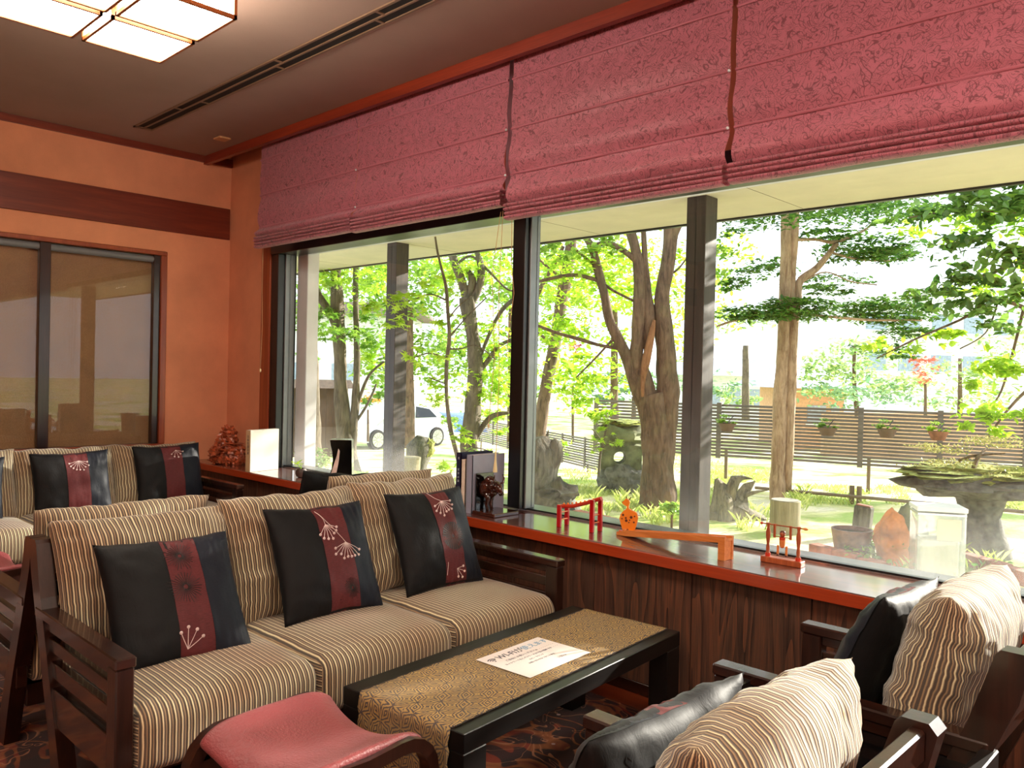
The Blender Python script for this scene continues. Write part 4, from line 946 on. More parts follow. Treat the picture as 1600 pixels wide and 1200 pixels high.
def leaf_mesh(name, P, size, shape, mat, rg, flat=.7):
    V, F = LEAFSH[shape]; V = np.array(V); n = len(P); M_ = rmats(n, flat, rg); sz = size*rg.uniform(.65, 1.25, n)
    A = (np.einsum('nij,vj->nvi', M_, V)*sz[:,None,None] + P[:,None,:]).reshape(-1,3)
    tri = np.array([f if len(f) == 3 else f[:3] for f in F] + [(f[0], f[2], f[3]) for f in F if len(f) == 4])
    FF = (tri[None] + (np.arange(n)*len(V))[:,None,None]).reshape(-1,3)
    me = bpy.data.meshes.new(name); me.vertices.add(len(A)); me.vertices.foreach_set('co', A.ravel()); me.loops.add(FF.size); me.loops.foreach_set('vertex_index', FF.ravel())
    me.polygons.add(len(FF)); me.polygons.foreach_set('loop_start', np.arange(0, FF.size, 3)); me.polygons.foreach_set('loop_total', np.full(len(FF), 3)); me.update(); me.validate(); me.materials.append(MT[mat]); return me
LEAFME = {}
def foliage(parent, blobs, size, shape, mat, seed, flat=.7, parts=0, name='foliage', shell=.45):
    rg = np.random.default_rng(seed); P = leaf_positions(blobs, rg, shell)
    if parts:
        d = np.array([(Vector(p)-EYE).length for p in P]); o_ = np.argsort(d); near, P = P[o_[:parts]], P[o_[parts:]]
        key = (shape, mat)
        if key not in LEAFME:
            V, F = LEAFSH[shape]; me = bpy.data.meshes.new('leaf'); me.from_pydata(V, [], F); me.materials.append(MT[mat]); LEAFME[key] = me
        Ms = rmats(len(near), flat, rg)
        for k, p in enumerate(near):
            q = size*rg.uniform(.7, 1.25); M4 = Matrix(Ms[k].tolist()).to_4x4(); M4 = Matrix.Translation(p - np.array(parent.location)) @ M4 @ Matrix.Diagonal((q,q,q,1)); obj_mesh('leaf', LEAFME[key], parent, M4)
    if len(P):
        me = leaf_mesh(name, P - np.array(parent.location)[None], size, shape, mat, rg, flat); o = obj_mesh(name, me, parent); o['kind'] = 'stuff'; return o
def limb(mb, pts, s, n=10, jit=.18, sub=5):
    """pts: (px, py, width_px[, depth offset]) smoothed into a tube at depth s"""
    P = [(*at(p[0], p[1], s+(p[3] if len(p) > 3 else 0)), p[2]*s/FPX/2) for p in pts]; out = []
    for i in range(len(P)-1):
        p0, p1, p2, p3 = (np.array(P[max(0,i-1)]), np.array(P[i]), np.array(P[i+1]), np.array(P[min(len(P)-1,i+2)]))
        for q in range(sub):
            t_ = q/sub; out.append(.5*((2*p1)+(-p0+p2)*t_+(2*p0-5*p1+4*p2-p3)*t_**2+(-p0+3*p1-3*p2+p3)*t_**3))
    out.append(np.array(P[-1])); mb.tube([o[:3] for o in out], [max(.003, o[3]) for o in out], n, jit=jit)
def blob(px, py, s, rx, ry, n, dz=None): c = at(px, py, s); k = s/FPX; return (tuple(c), (rx*k, (dz or rx)*k, ry*k), n)
def tree(name, label, cat, s, base, trunks, branches, fols, bark, group='garden trees outside the window', root=True):
    b = at(base[0], base[1], s); t = thing(name, label, cat, tuple(b), 0, group)
    m = MB()
    for l in trunks: limb(m, l, s, 14, .22)
    m.v = [tuple(Vector(v)-b) for v in m.v]; m.build('trunk', bark, t, True, angle=180)
    for l in branches:
        m = MB(); limb(m, l, s, 8, .12); m.v = [tuple(Vector(v)-b) for v in m.v]; m.build('branch', bark, t, True, angle=180)
    for k, f in enumerate(fols): foliage(t, *f[:4], seed=len(label)*7+k, **(f[4] if len(f) > 4 else {}))
    return t
# big forked tree
S4 = 8.36
t4 = tree('forked_tree', 'large forked tree with an orange wound, left of the right post outside', 'tree', S4, (1030, 797),
  [[(1030,803,64),(1029,780,54),(1028,730,50),(1028,690,50),(1027,650,46),(1020,615,40)], [(1034,720,30),(1040,660,38),(1043,600,34),(1040,550,30),(1036,500,26),(1034,460,24),(1042,420,22),(1047,380,22),(1049,350,22),(1052,300,18),(1056,240,12)],
   [(1022,700,30),(1014,640,32),(1003,590,28),(994,560,24),(997,520,20),(1000,470,20),(998,420,18),(992,385,16),(985,360,14),(978,310,10)]],
  [[(1010,640,24),(992,595,22),(980,560,18),(966,530,17),(952,500,15),(944,460,14),(934,420,14),(924,385,12),(910,365,8)], [(924,386,8),(948,380,9),(975,392,9),(996,410,9)], [(1010,560,8),(1014,500,20),(1012,460,14),(1008,410,10),(1005,350,8)],
   [(972,545,6),(940,540,5),(905,530,6),(870,520,5),(838,508,5)], [(990,470,4),(960,455,4),(930,437,6),(890,430,6),(842,440,5)], [(1045,430,4),(1060,420,3),(1075,400,2)], [(946,470,5),(930,420,4),(905,395,4),(885,380,3)], [(962,525,4),(930,560,3),(900,590,2)], [(1050,380,8),(1075,330,6),(1110,290,4)]],
  [([blob(905,420,8.6,60,40,420), blob(880,500,8.9,50,50,420), blob(960,440,9.2,50,50,360), blob(900,590,8.8,50,40,380), blob(930,630,9,40,25,200), blob(1075,450,9.2,30,70,180), blob(1080,560,9.4,30,50,150)], .075, 'oval', 'leaf_lime'),
   ([blob(870,390,8.0,40,20,140), blob(930,385,8.2,60,20,170), blob(1120,400,8.8,40,40,170)], .07, 'oval', 'leaf_mid'),
   ([blob(960,240,8.4,150,70,1500), blob(860,290,8.4,90,50,700), blob(1080,270,8.6,80,50,600)], .08, 'oval', 'leaf_mid', {'name': 'crown'})], 'bark_brown')
m = MB(); limb(m, [(1022,500,5),(1017,530,12),(1010,560,14),(1005,590,9),(1004,620,5)], S4-.105, 8, .2); m.v = [tuple(Vector(v)-t4.location) for v in m.v]; m.build('bark_wound', 'wound', t4, True)
# twin trunk tree
tree('twin_trunk_tree', 'tree with two straight pale trunks and flat layered foliage, right of the right post', 'tree', 9.2, (1215, 782),
  [[(1215,786,26),(1215,740,22),(1217,680,22),(1220,600,20),(1224,540,18),(1226,470,18),(1228,400,17),(1229,335,16),(1231,270,12)], [(1231,765,12),(1232,700,16),(1234,640,18),(1237,560,16),(1240,500,14),(1238,440,10),(1241,380,12),(1243,330,12),(1246,270,8)]],
  [[(1238,560,8),(1240,520,10),(1246,470,13),(1250,440,12),(1275,420,11),(1292,400,9),(1308,380,8)], [(1240,375,5),(1275,374,5),(1305,378,6),(1350,360,4),(1365,345,3)], [(1222,490,5),(1180,495,4),(1150,500,4),(1120,510,3)], [(1245,490,5),(1300,495,4),(1360,500,4),(1440,500,3)], [(1300,395,4),(1340,405,3),(1390,408,3)], [(1255,440,3),(1290,425,2),(1330,440,2),(1370,445,2)]],
  [([blob(1240,484,9.2,70,20,1500,60), blob(1170,490,9.0,64,14,800,40), blob(1390,486,9.4,95,24,1900,60), blob(1345,390,9.2,76,24,1400,40), blob(1200,420,9.6,50,20,500,40), blob(1290,440,9.7,70,14,500,50), blob(1380,550,9.8,60,12,350,40), blob(1290,368,9.1,55,8,340,30), blob(1330,330,9.5,90,12,700,50), blob(1150,440,9.6,34,16,260,30), blob(1400,400,9.6,50,14,400,30), blob(1420,520,9.6,60,14,480,40), blob(1300,455,9.4,40,6,160,30), blob(1160,350,9.4,40,20,300,30)], .065, 'oval', 'leaf_pine', {'flat': .4}),
   ([blob(1250,275,9.2,130,36,1500,90), blob(1350,290,9.3,90,20,600,60), blob(1480,180,9,160,60,1200,90), ((-3.2,8.0,2.95),(1.1,.8,.26),1600), ((-4.2,7.8,3.05),(.8,.7,.3),700)], .07, 'oval', 'leaf_pine', {'flat': .35, 'name': 'crown'})], 'bark_pale')  # last two crown clumps added to shade the left sill and wall sofa
# leaning thin tree
tree('leaning_tree', 'slender leaning tree behind the gnarled stump, right of the mullion', 'tree', 12.5, (838, 728),
  [[(838,735,22),(843,680,20),(851,620,19),(860,570,18),(868,530,18),(876,480,18),(883,440,20),(891,395,17),(897,350,14)]],
  [[(868,540,5),(840,520,4),(815,500,3)], [(884,440,5),(860,420,5),(842,405,4),(838,390,4)], [(835,470,8),(850,440,7),(868,410,6),(880,385,6)]],
  [([blob(860,430,12.8,60,60,420), blob(850,560,12.6,50,60,360), blob(900,480,13,40,60,300)], .09, 'oval', 'leaf_lime'), ([blob(880,290,12.5,90,50,500)], .1, 'oval', 'leaf_mid', {'name': 'crown'})], 'bark_brown')
# tree behind sapling
tree('branching_tree', 'rough grey tree with a broken crotch between the left post and the mullion', 'tree', 9.7, (738, 768),
  [[(740,775,34),(735,735,28),(732,690,28),(737,650,26),(742,600,24),(742,560,24),(738,520,20),(733,490,22),(730,465,26)], [(731,480,14),(722,440,13),(712,415,13),(705,395,12),(690,375,8)]],
  [[(735,475,14),(748,450,12),(752,420,12),(745,395,8)], [(728,470,12),(738,440,12),(730,420,6)], [(742,590,6),(765,560,8),(780,540,6),(815,525,5)], [(745,570,5),(775,500,6),(800,470,7),(835,455,6)], [(733,705,6),(752,670,9),(770,650,8),(795,645,5)], [(712,415,5),(735,400,4),(760,420,4),(790,450,3),(806,455,3)]],
  [([blob(745,420,9.9,70,36,380), blob(780,520,9.9,50,60,420), blob(690,430,10.2,40,40,200), blob(760,610,9.8,50,45,380), blob(800,590,10.2,40,50,220), blob(780,660,10,30,20,100)], .075, 'maple', 'leaf_lime'),
   ([blob(700,560,10.6,40,60,300), blob(720,660,10.2,40,20,140)], .07, 'maple', 'leaf_mid'), ([blob(740,300,9.8,100,60,700)], .1, 'oval', 'leaf_mid', {'name': 'crown'})], 'bark_grey')
# left trees
tree('left_tree', 'thick grey tree near the left edge of the window with a side limb', 'tree', 10.4, (546, 745),
  [[(548,752,40),(545,715,28),(540,680,26),(535,640,24),(532,600,20),(531,550,19),(528,500,20),(526,450,18),(524,400,15),(523,350,12)], [(548,720,14),(552,670,14),(556,620,12),(558,560,10),(556,480,9),(556,430,9),(557,380,8)]],
  [[(527,515,14),(516,490,13),(500,465,12),(488,440,10),(476,415,7)], [(556,640,5),(570,600,5),(582,580,4),(600,565,3)], [(556,660,4),(575,630,4),(588,600,3)]],
  [([blob(560,430,10.4,60,36,320), blob(500,420,10.2,40,30,200), blob(590,560,10.8,30,30,150)], .085, 'maple', 'leaf_lime'),
   ([blob(530,520,10.0,60,14,260), blob(490,500,10.1,40,25,180), blob(570,520,10.6,40,40,260), blob(590,610,10.8,30,25,120)], .08, 'maple', 'leaf_green'), ([blob(540,310,10.4,90,55,700)], .11, 'oval', 'leaf_mid', {'name': 'crown'})], 'bark_grey')
tree('rough_tree', 'broad rough trunk at the far left of the window', 'tree', 12.0, (489, 712),
  [[(490,722,32),(488,690,26),(488,640,25),(487,590,23),(485,540,20),(484,500,16),(482,450,12)]], [[(486,520,6),(500,490,5),(505,470,4)], [(485,530,5),(470,505,4)]],
  [([blob(490,480,12,45,40,300), blob(480,560,13,20,20,60)], .09, 'maple', 'leaf_green'), ([blob(490,360,12,80,40,400)], .12, 'oval', 'leaf_mid', {'name': 'crown'})], 'bark_grey')
# maple sapling near the glass: leaves that can be told apart
tree('maple_sapling', 'slender young maple with star shaped lime leaves crossing the left post', 'tree', 6.3, (738, 855),
  [[(738,858,9),(734,825,9),(730,800,8),(727,770,8),(722,740,8),(714,710,7),(704,670,7),(698,620,6),(698,570,6),(702,530,6),(700,490,5),(697,450,5),(690,420,4),(684,395,4),(680,370,3)]],
  [[(700,530,3),(725,500,2),(760,465,2)], [(698,545,3),(720,545,2),(745,540,2),(775,562,2)], [(699,470,3),(672,460,2),(640,470,2),(600,478,1.5)], [(698,560,3),(670,552,2),(640,562,1.5)], [(700,500,2),(715,480,2),(740,460,1.5)], [(716,715,3),(740,700,2),(765,705,1.5)], [(697,600,2),(670,590,1.5)]],
  [([blob(592,480,6.1,34,18,60,40), blob(640,476,6.0,32,26,90,40), blob(622,505,5.9,18,12,30,30), blob(660,556,6.1,40,16,60,30), blob(702,505,6.4,26,20,50,30), blob(700,600,6.3,36,26,90,40), blob(680,630,6.4,26,16,40,30), blob(716,680,6.2,22,18,60,20), blob(752,712,6.1,26,8,36,20), blob(700,725,6.4,18,16,40,20), blob(690,450,6.6,36,24,70,40)], .058, 'maple', 'leaf_lime', {'parts': 280, 'flat': .5})], 'bark_grey', 'young maples outside')
tree('maple_bush', 'small lime maple shoot in front of the stone lantern', 'tree', 8.2, (935, 742),
  [[(935,745,4),(938,710,4),(945,680,3),(950,655,3)]], [[(940,700,2),(960,690,1.5),(972,692,1.5)], [(942,690,2),(925,670,1.5)]],
  [([blob(945,668,8.1,16,22,60,16), blob(930,690,8.1,12,20,30,12), blob(962,690,8.0,14,8,24,10)], .06, 'maple', 'leaf_lime', {'parts': 100, 'flat': .5}), ([blob(900,630,9.8,50,30,110), blob(880,700,10,20,14,40)], .07, 'maple', 'leaf_lime')], 'bark_grey', 'young maples outside')
# broad-leaved tree whose boughs reach in from the right
tree('broadleaf_tree', 'broad leaved tree reaching in from the right edge with large oval leaves', 'tree', 6.6, (1760, 860),
  [[(1760,880,60),(1755,760,50),(1750,640,46),(1740,520,40),(1720,400,34),(1700,280,26)]],
  [[(1745,560,18),(1690,520,14),(1620,490,8),(1560,470,6),(1500,500,4),(1430,530,3),(1370,560,2)], [(1735,480,16),(1680,430,12),(1600,410,8),(1540,430,5),(1480,440,3)], [(1715,380,14),(1640,340,10),(1560,330,6),(1490,330,4),(1420,340,2)], [(1750,620,14),(1680,590,10),(1620,600,6),(1575,640,4),(1540,690,3)], [(1600,480,5),(1580,560,4),(1560,620,3),(1530,650,2)], [(1560,470,3),(1540,520,2),(1500,545,2)]],
  [([blob(1490,315,6.4,64,26,200,50), blob(1560,330,6.3,55,34,180,50), blob(1420,340,6.8,50,22,130,40), blob(1520,400,6.5,70,44,300,60), blob(1580,430,6.3,40,50,180,50), blob(1480,465,6.6,60,34,260,50), blob(1560,490,6.4,50,30,160,50), blob(1540,300,6.3,60,20,90,40)], .085, 'oval', 'leaf_deep', {'parts': 150, 'flat': .8}),
   ([blob(1400,540,6.6,46,16,90,30), blob(1470,530,6.7,40,16,90,30), blob(1560,600,6.2,40,40,180,40), blob(1520,650,6.1,30,24,90,30), blob(1580,660,6.1,34,28,90,30), blob(1550,560,6.4,36,24,70,30), blob(1500,350,6.9,90,30,220,50), blob(1590,380,7,50,80,200,50), blob(1540,450,7,70,30,160,50)], .08, 'oval', 'leaf_lime', {'parts': 150, 'flat': .8}), ([((-.75,7.8,2.85),(1.15,.9,.60),2600), ((-1.6,8.2,3.6),(1.3,1.0,.45),1000)], .12, 'oval', 'leaf_mid', {'name': 'crown'})], 'bark_brown')  # crown clumps added out of view to keep sun off sofa and table
# trees farther back
def back_tree(label, s, base, tr, fols, cat='tree', name='background_tree', bark='bark_brown', group='trees in the background'): return tree(name, label, cat, s, base, [tr], [], fols, bark, group)
back_tree('yellow green tree behind the left post in the background', 17, (640, 690), [(640,700,16),(640,600,14),(640,480,10)], [([blob(640,440,17,90,60,1620), blob(600,560,17.5,50,60,600), blob(680,560,18,60,60,900), blob(560,440,18,80,60,1000), blob(500,430,18,60,60,600)], .14, 'oval', 'leaf_mid')])
back_tree('green tree behind the mullion in the background', 18, (800, 680), [(800,690,16),(800,600,14),(800,480,10)], [([blob(800,430,18,100,60,1800), blob(760,560,18.5,60,60,500), blob(860,480,19,70,90,600), blob(820,610,19,60,40,300)], .14, 'oval', 'leaf_mid')])
back_tree('yellow green tree behind the forked tree in the background', 20, (960, 690), [(960,690,14),(960,600,12),(960,480,10)], [([blob(960,430,20,110,70,1980), blob(930,560,20,80,60,600), blob(1060,480,21,90,90,800), blob(1130,400,21,60,50,300)], .15, 'oval', 'leaf_lime')])
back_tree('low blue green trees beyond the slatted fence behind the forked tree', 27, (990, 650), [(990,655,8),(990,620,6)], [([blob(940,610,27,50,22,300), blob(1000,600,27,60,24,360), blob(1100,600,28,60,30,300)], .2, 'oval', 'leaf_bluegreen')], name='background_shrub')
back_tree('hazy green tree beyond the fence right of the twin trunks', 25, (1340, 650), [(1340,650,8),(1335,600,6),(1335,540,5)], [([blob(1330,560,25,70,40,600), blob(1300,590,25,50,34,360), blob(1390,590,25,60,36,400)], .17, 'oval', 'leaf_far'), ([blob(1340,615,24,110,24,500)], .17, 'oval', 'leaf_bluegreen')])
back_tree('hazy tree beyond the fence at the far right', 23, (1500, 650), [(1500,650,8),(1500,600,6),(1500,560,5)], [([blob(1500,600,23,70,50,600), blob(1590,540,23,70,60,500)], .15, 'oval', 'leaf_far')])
back_tree('red maple among the hazy trees at the right', 22, (1446, 650), [(1446,650,5),(1446,600,4)], [([blob(1446,575,22,26,26,200)], .11, 'maple', 'leaf_red')])
back_tree('small orange maple beside the white car', 20, (575, 690), [(575,690,4),(575,640,3)], [([blob(578,622,20,16,10,90)], .1, 'maple', 'leaf_orange')])
back_tree('reddish maple seen between the leaning tree and the forked tree', 21, (895, 690), [(895,690,4),(895,600,4)], [([blob(895,540,21,16,32,120)], .1, 'maple', 'leaf_red')])
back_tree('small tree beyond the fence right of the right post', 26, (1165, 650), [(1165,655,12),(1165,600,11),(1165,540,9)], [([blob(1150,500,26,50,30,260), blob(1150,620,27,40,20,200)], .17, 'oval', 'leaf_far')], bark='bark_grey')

# slatted fence
def fence(A, B, npan, ztop, zbot, slats, label, leg):
    A, B = Vector(A), Vector(B); d = (B-A); L_ = d.length; u = d.normalized(); ang = math.atan2(u.y, u.x); t = thing('slatted_fence', label, 'fence', (A.x, A.y, 0), ang, 'slatted garden fences'); w_ = L_/npan
    hA = ztop-zbot; p_ = hA/slats; me = None; mp = None
    for k in range(npan):
        for q in range(slats):
            o = box('slat', 'fence_wood', 0, w_, -.008, .008, 0, p_*.68) if me is None else obj_mesh('slat', me)
            me = me or o.data; o.parent = t; o.location = (k*w_, 0, zbot+q*p_+.004)
    for k in range(npan+1):
        o = box('post', 'fence_wood', -.03, .03, -.034, -.008, zbot-.02, ztop+.01) if mp is None else obj_mesh('post', mp)
        mp = mp or o.data; o.parent = t; o.location = (k*w_, 0, 0)
        if k % 2 == 0: q = box('leg', 'pipe', -.02, .02, -.005, .025, leg, zbot+.1, 0, t); q.location = (k*w_+.1, 0, 0)
    return t
fA = at(933, 622, 11.5); fB = at(1462, 642.5, 9.6); fd = (fB-fA); fd.z = 0
fB2 = fA + fd*1.62
fence((fA.x, fA.y), (fB2.x, fB2.y), 8, .90, .205, 16, 'grey slatted timber fence on legs across the garden behind the twin trunk tree', GZ)
fC = at(750, 668, 24.5); fD = at(925, 681, 17.8); fE = fD + (fD-fC)*.12
fence((fC.x, fC.y), (fE.x, fE.y), 7, -.14, -.80, 12, 'lower slatted fence farther back, behind the gnarled stump', -1.1)
def planter(px, py, s, label, mat, leaf):
    c = at(px, py, s); t = thing('hanging_planter', label, 'planter', tuple(c), 0, 'planters hung on the fence')
    MB().lathe([(.07,-.07),(.09,-.02),(.115,.03),(.105,.03),(.09,.0)], 14).build('basket', mat, t, True)
    MB().tube([(0,0,.03),(.02,.12,.12),(.0,.2,.13)], .006, 5).build('hook', 'black_metal', t)
    foliage(t, [((c.x,c.y,c.z+.08), (.15,.10,.08), 90)], .05, 'oval', leaf, 5)
for a in ((1293, 672, 9.9, 'grey planter of trailing green hung on the fence, left of the three', 'planter_brown', 'leaf_green'), (1386, 674, 9.6, 'planter with bushy bright leaves hung on the fence, middle of the three', 'planter_brown', 'leaf_mid'), (1466, 678, 9.3, 'brown planter hung on the fence above the stone table', 'terracotta', 'leaf_lime'), (1136, 665, 10.5, 'trailing plant hung on the fence right of the right post', 'planter_brown', 'leaf_mid')): planter(*a)
pa, pb = at(1180, 762, 9.6), at(1600, 800, 7.9)
tag(MB().tube([tuple(pa), tuple(pa.lerp(pb,.5)), tuple(pb)], .018, 8).build('edge_pole', 'pipe'), 'long low horizontal pole laid in front of the fence', 'pole')
tp = thing('bamboo_stand', 'two short bamboo posts on the low pole below the fence', 'post', tuple(at(1335, 782, 9.0)))
for dx in (-.03, .05): MB().tube([(dx,0,-.1),(dx,0,.16)], .028, 10).build('bamboo', 'pipe', tp, True)

# stones, stumps and pots
def on(px, py): p = onground(px, py); p.z = GZ; return p
def scale_at(p): return (W2.transposed() @ (Vector(p)-EYE)).z/FPX
p = at(968, 765, 9.6); p.z = GZ
t = thing('stone_lantern', 'mossy stone lantern with a round hole, left of the forked tree', 'stone lantern', tuple(p), R(42)); k = 9.6/FPX
gk = gz(9.6)
MB().blob((0,0,.15), (38*k, 34*k, 24*k), 14, .3, 2, 4).build('base_stone', 'granite', t, True, angle=60)
bm_ = MB(); n = 24; r0 = .07; W_ = .235; H0, H1 = .26, .55
outer = []; inner = []
for q in range(n):
    a = 2*math.pi*q/n; ca, sa = math.cos(a), math.sin(a); kx = max(abs(ca)/W_, abs(sa)/.145); outer.append((ca/kx, .405+sa/kx)); inner.append((ca*r0-.02, .405+sa*r0))
for yy, rev in ((-.14, False), (.14, True)):
    bm_.add([(x_, yy, z_) for x_, z_ in outer+inner], [((q, (q+1)%n, n+(q+1)%n, n+q) if not rev else (n+q, n+(q+1)%n, (q+1)%n, q)) for q in range(n)])
bm_.add([(x_, yy, z_) for yy in (-.14,.14) for x_, z_ in inner], [(q, (q+1)%n, n+(q+1)%n, n+q) for q in range(n)]); bm_.add([(x_, yy, z_) for yy in (-.14,.14) for x_, z_ in outer], [(q, n+q, n+(q+1)%n, (q+1)%n) for q in range(n)])
bm_.build('fire_box', 'mossy_stone', t)
MB().blob((0,0,.66), (.27,.24,.15), 14, .22, 2.4, 9).build('cap_stone', 'mossy_stone', t, True, angle=60); MB().blob((0,0,.80), (.24,.2,.035), 10, .4, 4, 3).build('moss', 'moss', t, True)
# gnarled stump just right of the mullion
p = at(838, 795, 6.9); p.z = GZ
t = thing('gnarled_stump', 'tall gnarled hollow stump just right of the mullion outside', 'stump', tuple(p)); m = MB(); q_ = lambda px, py, s=6.9: tuple(at(px, py, s)-p)
m.tube([q_(838,836), q_(838,805), q_(840,765), q_(842,730), q_(838,705), q_(834,685)], [.19,.17,.13,.14,.16,.10], 14, jit=.5); m.tube([q_(846,740), q_(858,715), q_(868,696), q_(872,688)], [.09,.10,.07,.035], 10, jit=.5); m.tube([q_(850,700), q_(854,685), q_(857,672)], [.05,.02,.004], 6, jit=.3)
m.build('stump', 'stump_bark', t, True, angle=60); MB().blob(q_(862,772), (.22,.2,.10), 10, .5, 3, 5).build('root', 'stump_bark', t, True)
p = at(655, 745, 10.8); p.z = gz(10.8)
t = thing('mossy_stump', 'dark mossy stump standing right of the left post', 'stump', tuple(p)); q_ = lambda px, py, s=10.8: tuple(at(px, py, s)-p)
m = MB(); m.tube([q_(648,760), q_(652,725), q_(655,700), q_(660,682)], [.13,.13,.17,.08], 12, jit=.5); m.build('stump', 'stump_bark', t, True, angle=60); MB().blob(q_(668,700), (.09,.09,.12), 9, .4, 3, 2).build('moss', 'moss', t, True)
p = at(640, 745, 9.6); p.z = GZ
t = thing('log_stool', 'pale upright cut log beside the left post', 'log', tuple(p)); k = 9.6/FPX
MB().lathe([(17*k,0),(16*k,.2),(17*k,.34),(16*k,.345)], 20).build('log', 'log_wood', t, True); MB().lathe([(15.5*k,0),(0,.001)], 20, (0,0,.346)).build('cut_face', 'log_wood', t)
p = on(1226, 832); k = scale_at(p)
t = thing('cut_log', 'upright cut log at the foot of the twin trunk tree', 'log', tuple(p)); MB().lathe([(25*k,-.05),(23*k,.1),(23*k,50*k),(22*k,51*k)], 22).build('log', 'log_wood', t, True); MB().lathe([(21*k,0),(0,.001)], 22, (0,0,51.5*k)).build('cut_face', 'pale_stone', t)
# driftwood root
p = on(1150, 812); S_ = scale_at(p)*FPX
t = thing('driftwood', 'twisted driftwood root standing right of the right post', 'driftwood', tuple(p)); q_ = lambda px, py, ds=0: tuple(at(px, py, S_+ds)-p)
m = MB(); m.tube([q_(1128,812), q_(1128,785), q_(1125,760), q_(1120,748)], [.13,.10,.06,.02], 10, jit=.6); m.tube([q_(1134,790,.05), q_(1142,765), q_(1150,750), q_(1160,746), q_(1176,748)], [.08,.055,.05,.02,.004], 9, jit=.5); m.tube([q_(1150,800), q_(1158,775,.1), q_(1168,762,.1), q_(1180,752,.1)], [.12,.06,.045,.006], 9, jit=.6); m.tube([q_(1105,812), q_(1150,800), q_(1190,812,.1), q_(1208,835,.1)], [.08,.10,.06,.02], 9, jit=.6); m.tube([q_(1160,775,.05), q_(1185,768), q_(1200,766)], [.03,.014,.003], 7, jit=.4)
m.build('root_wood', 'driftwood', t, True, angle=60)
# bowl pot, board, rock
p = on(1330, 876); k = scale_at(p)
t = thing('bowl_pot', 'wide brown bowl shaped plant pot outside', 'plant pot', tuple(p)); MB().lathe([(14*k,0),(18*k,4*k),(26*k,20*k),(30*k,44*k),(31*k,50*k),(28*k,50*k),(26*k,44*k),(4*k,40*k)], 26).build('bowl', 'pot_glaze', t, True); MB().lathe([(.001,0),(27*k,0)], 20, (0,0,44*k)).build('soil', 'moss', t)
p = on(1345, 838); k = scale_at(p)
t = thing('charred_stub', 'dark upright timber stub behind the bowl pot', 'stump', tuple(p)); MB().box(-13*k,13*k,-8*k,8*k,-.02,48*k,.01, Matrix.Rotation(R(5),4,'Y')).build('stub', 'stump_bark', t); MB().box(-11*k,11*k,-6*k,6*k,46*k,50*k,.004, Matrix.Rotation(R(5),4,'Y')).build('top', 'terracotta', t)
p = on(1392, 888); k = scale_at(p)
t = thing('orange_rock', 'orange weathered rock left of the frosted case', 'rock', tuple(p)); MB().blob((6*k,0,44*k), (30*k,28*k,46*k), 14, .16, 2.6, 12).build('rock', 'orange_rock', t, True, angle=60)
MB().blob((24*k,10*k,50*k), (26*k,24*k,50*k), 12, .16, 2.6, 19).build('dark_rock', 'mossy_stone', t, True, angle=60)
foliage(t, [((p.x,p.y,p.z+.12), (.34,.3,.13), 260)], .05, 'oval', 'leaf_green', 8, name='moss_leaves')
# frosted display case
p = on(1462, 915); k = scale_at(p)
t = thing('frosted_case', 'frosted upright display case standing close outside the window', 'display case', tuple(p), R(30)); w_ = 34*k; h_ = 126*k
for a in ((-w_, w_, -.11, -.106), (-w_, w_, .106, .11)): box('panel', 'acrylic', *a, 0, h_-.02, 0, t)
for a in ((-w_, -w_+.004, -.11, .11), (w_-.004, w_, -.11, .11)): box('panel', 'acrylic', *a, 0, h_-.02, 0, t)
box('lid', 'white_plastic', -w_-.008, w_+.008, -.118, .118, h_-.03, h_, .004, t); box('band', 'steel', -w_-.002, w_+.002, -.112, .112, h_-.055, h_-.04, .001, t); box('notice', 'white_card', -w_*.2, w_*.8, -.113, -.1115, h_*.60, h_*.86, 0, t); box('inner_block', 'exterior_plaster', -w_*.8, w_*.8, -.08, .08, 0, h_*.6, .01, t)
# mushroom-shaped stone table
p = on(1530, 868); k = scale_at(p)
t = thing('stone_table', 'mushroom shaped stone table topped with moss and a juniper, far right', 'stone table', tuple(p), R(40))
MB().lathe([(48*k,-.05),(44*k,.06),(34*k,.2),(28*k,60*k),(36*k,88*k),(60*k,100*k)], 22, sx=1, sy=.9).build('stem', 'granite', t, True, angle=180)
MB().blob((0,0,112*k), (122*k, 80*k, 22*k), 18, .22, 2.2, 6).build('slab', 'granite', t, True, angle=60); MB().blob((0,0,127*k), (114*k,74*k,12*k), 16, .4, 4, 7).build('moss', 'moss', t, True)
foliage(t, [((p.x,p.y,p.z+134*k), (108*k,74*k,8*k), 900)], .028, 'tiny', 'moss_tuft', 4, flat=1.2, name='moss_tufts')
c = at(1520, 712, k*FPX); MB().tube([tuple(Vector(at(1500,735,k*FPX))-p), tuple(Vector(at(1520,715,k*FPX))-p), tuple(Vector(at(1560,700,k*FPX))-p)], [.02,.016,.008], 7).build('juniper_stem', 'bark_brown', t)
bpy.context.view_layer.update()
j = thing('dwarf_juniper', 'small spreading conifer growing on the stone table', 'shrub', tuple(c)); foliage(j, [(tuple(at(1480,702,k*FPX)), (.24,.2,.04), 420), (tuple(at(1550,690,k*FPX)), (.3,.22,.05), 560), (tuple(at(1500,725,k*FPX)), (.3,.25,.05), 420)], .03, 'tiny', 'moss_tuft', 6, flat=.9)
MB().tube([(-.1,0,-.05),(0,0,0),(.2,.1,.03)], [.012,.01,.005], 6).build('stem', 'bark_brown', j)
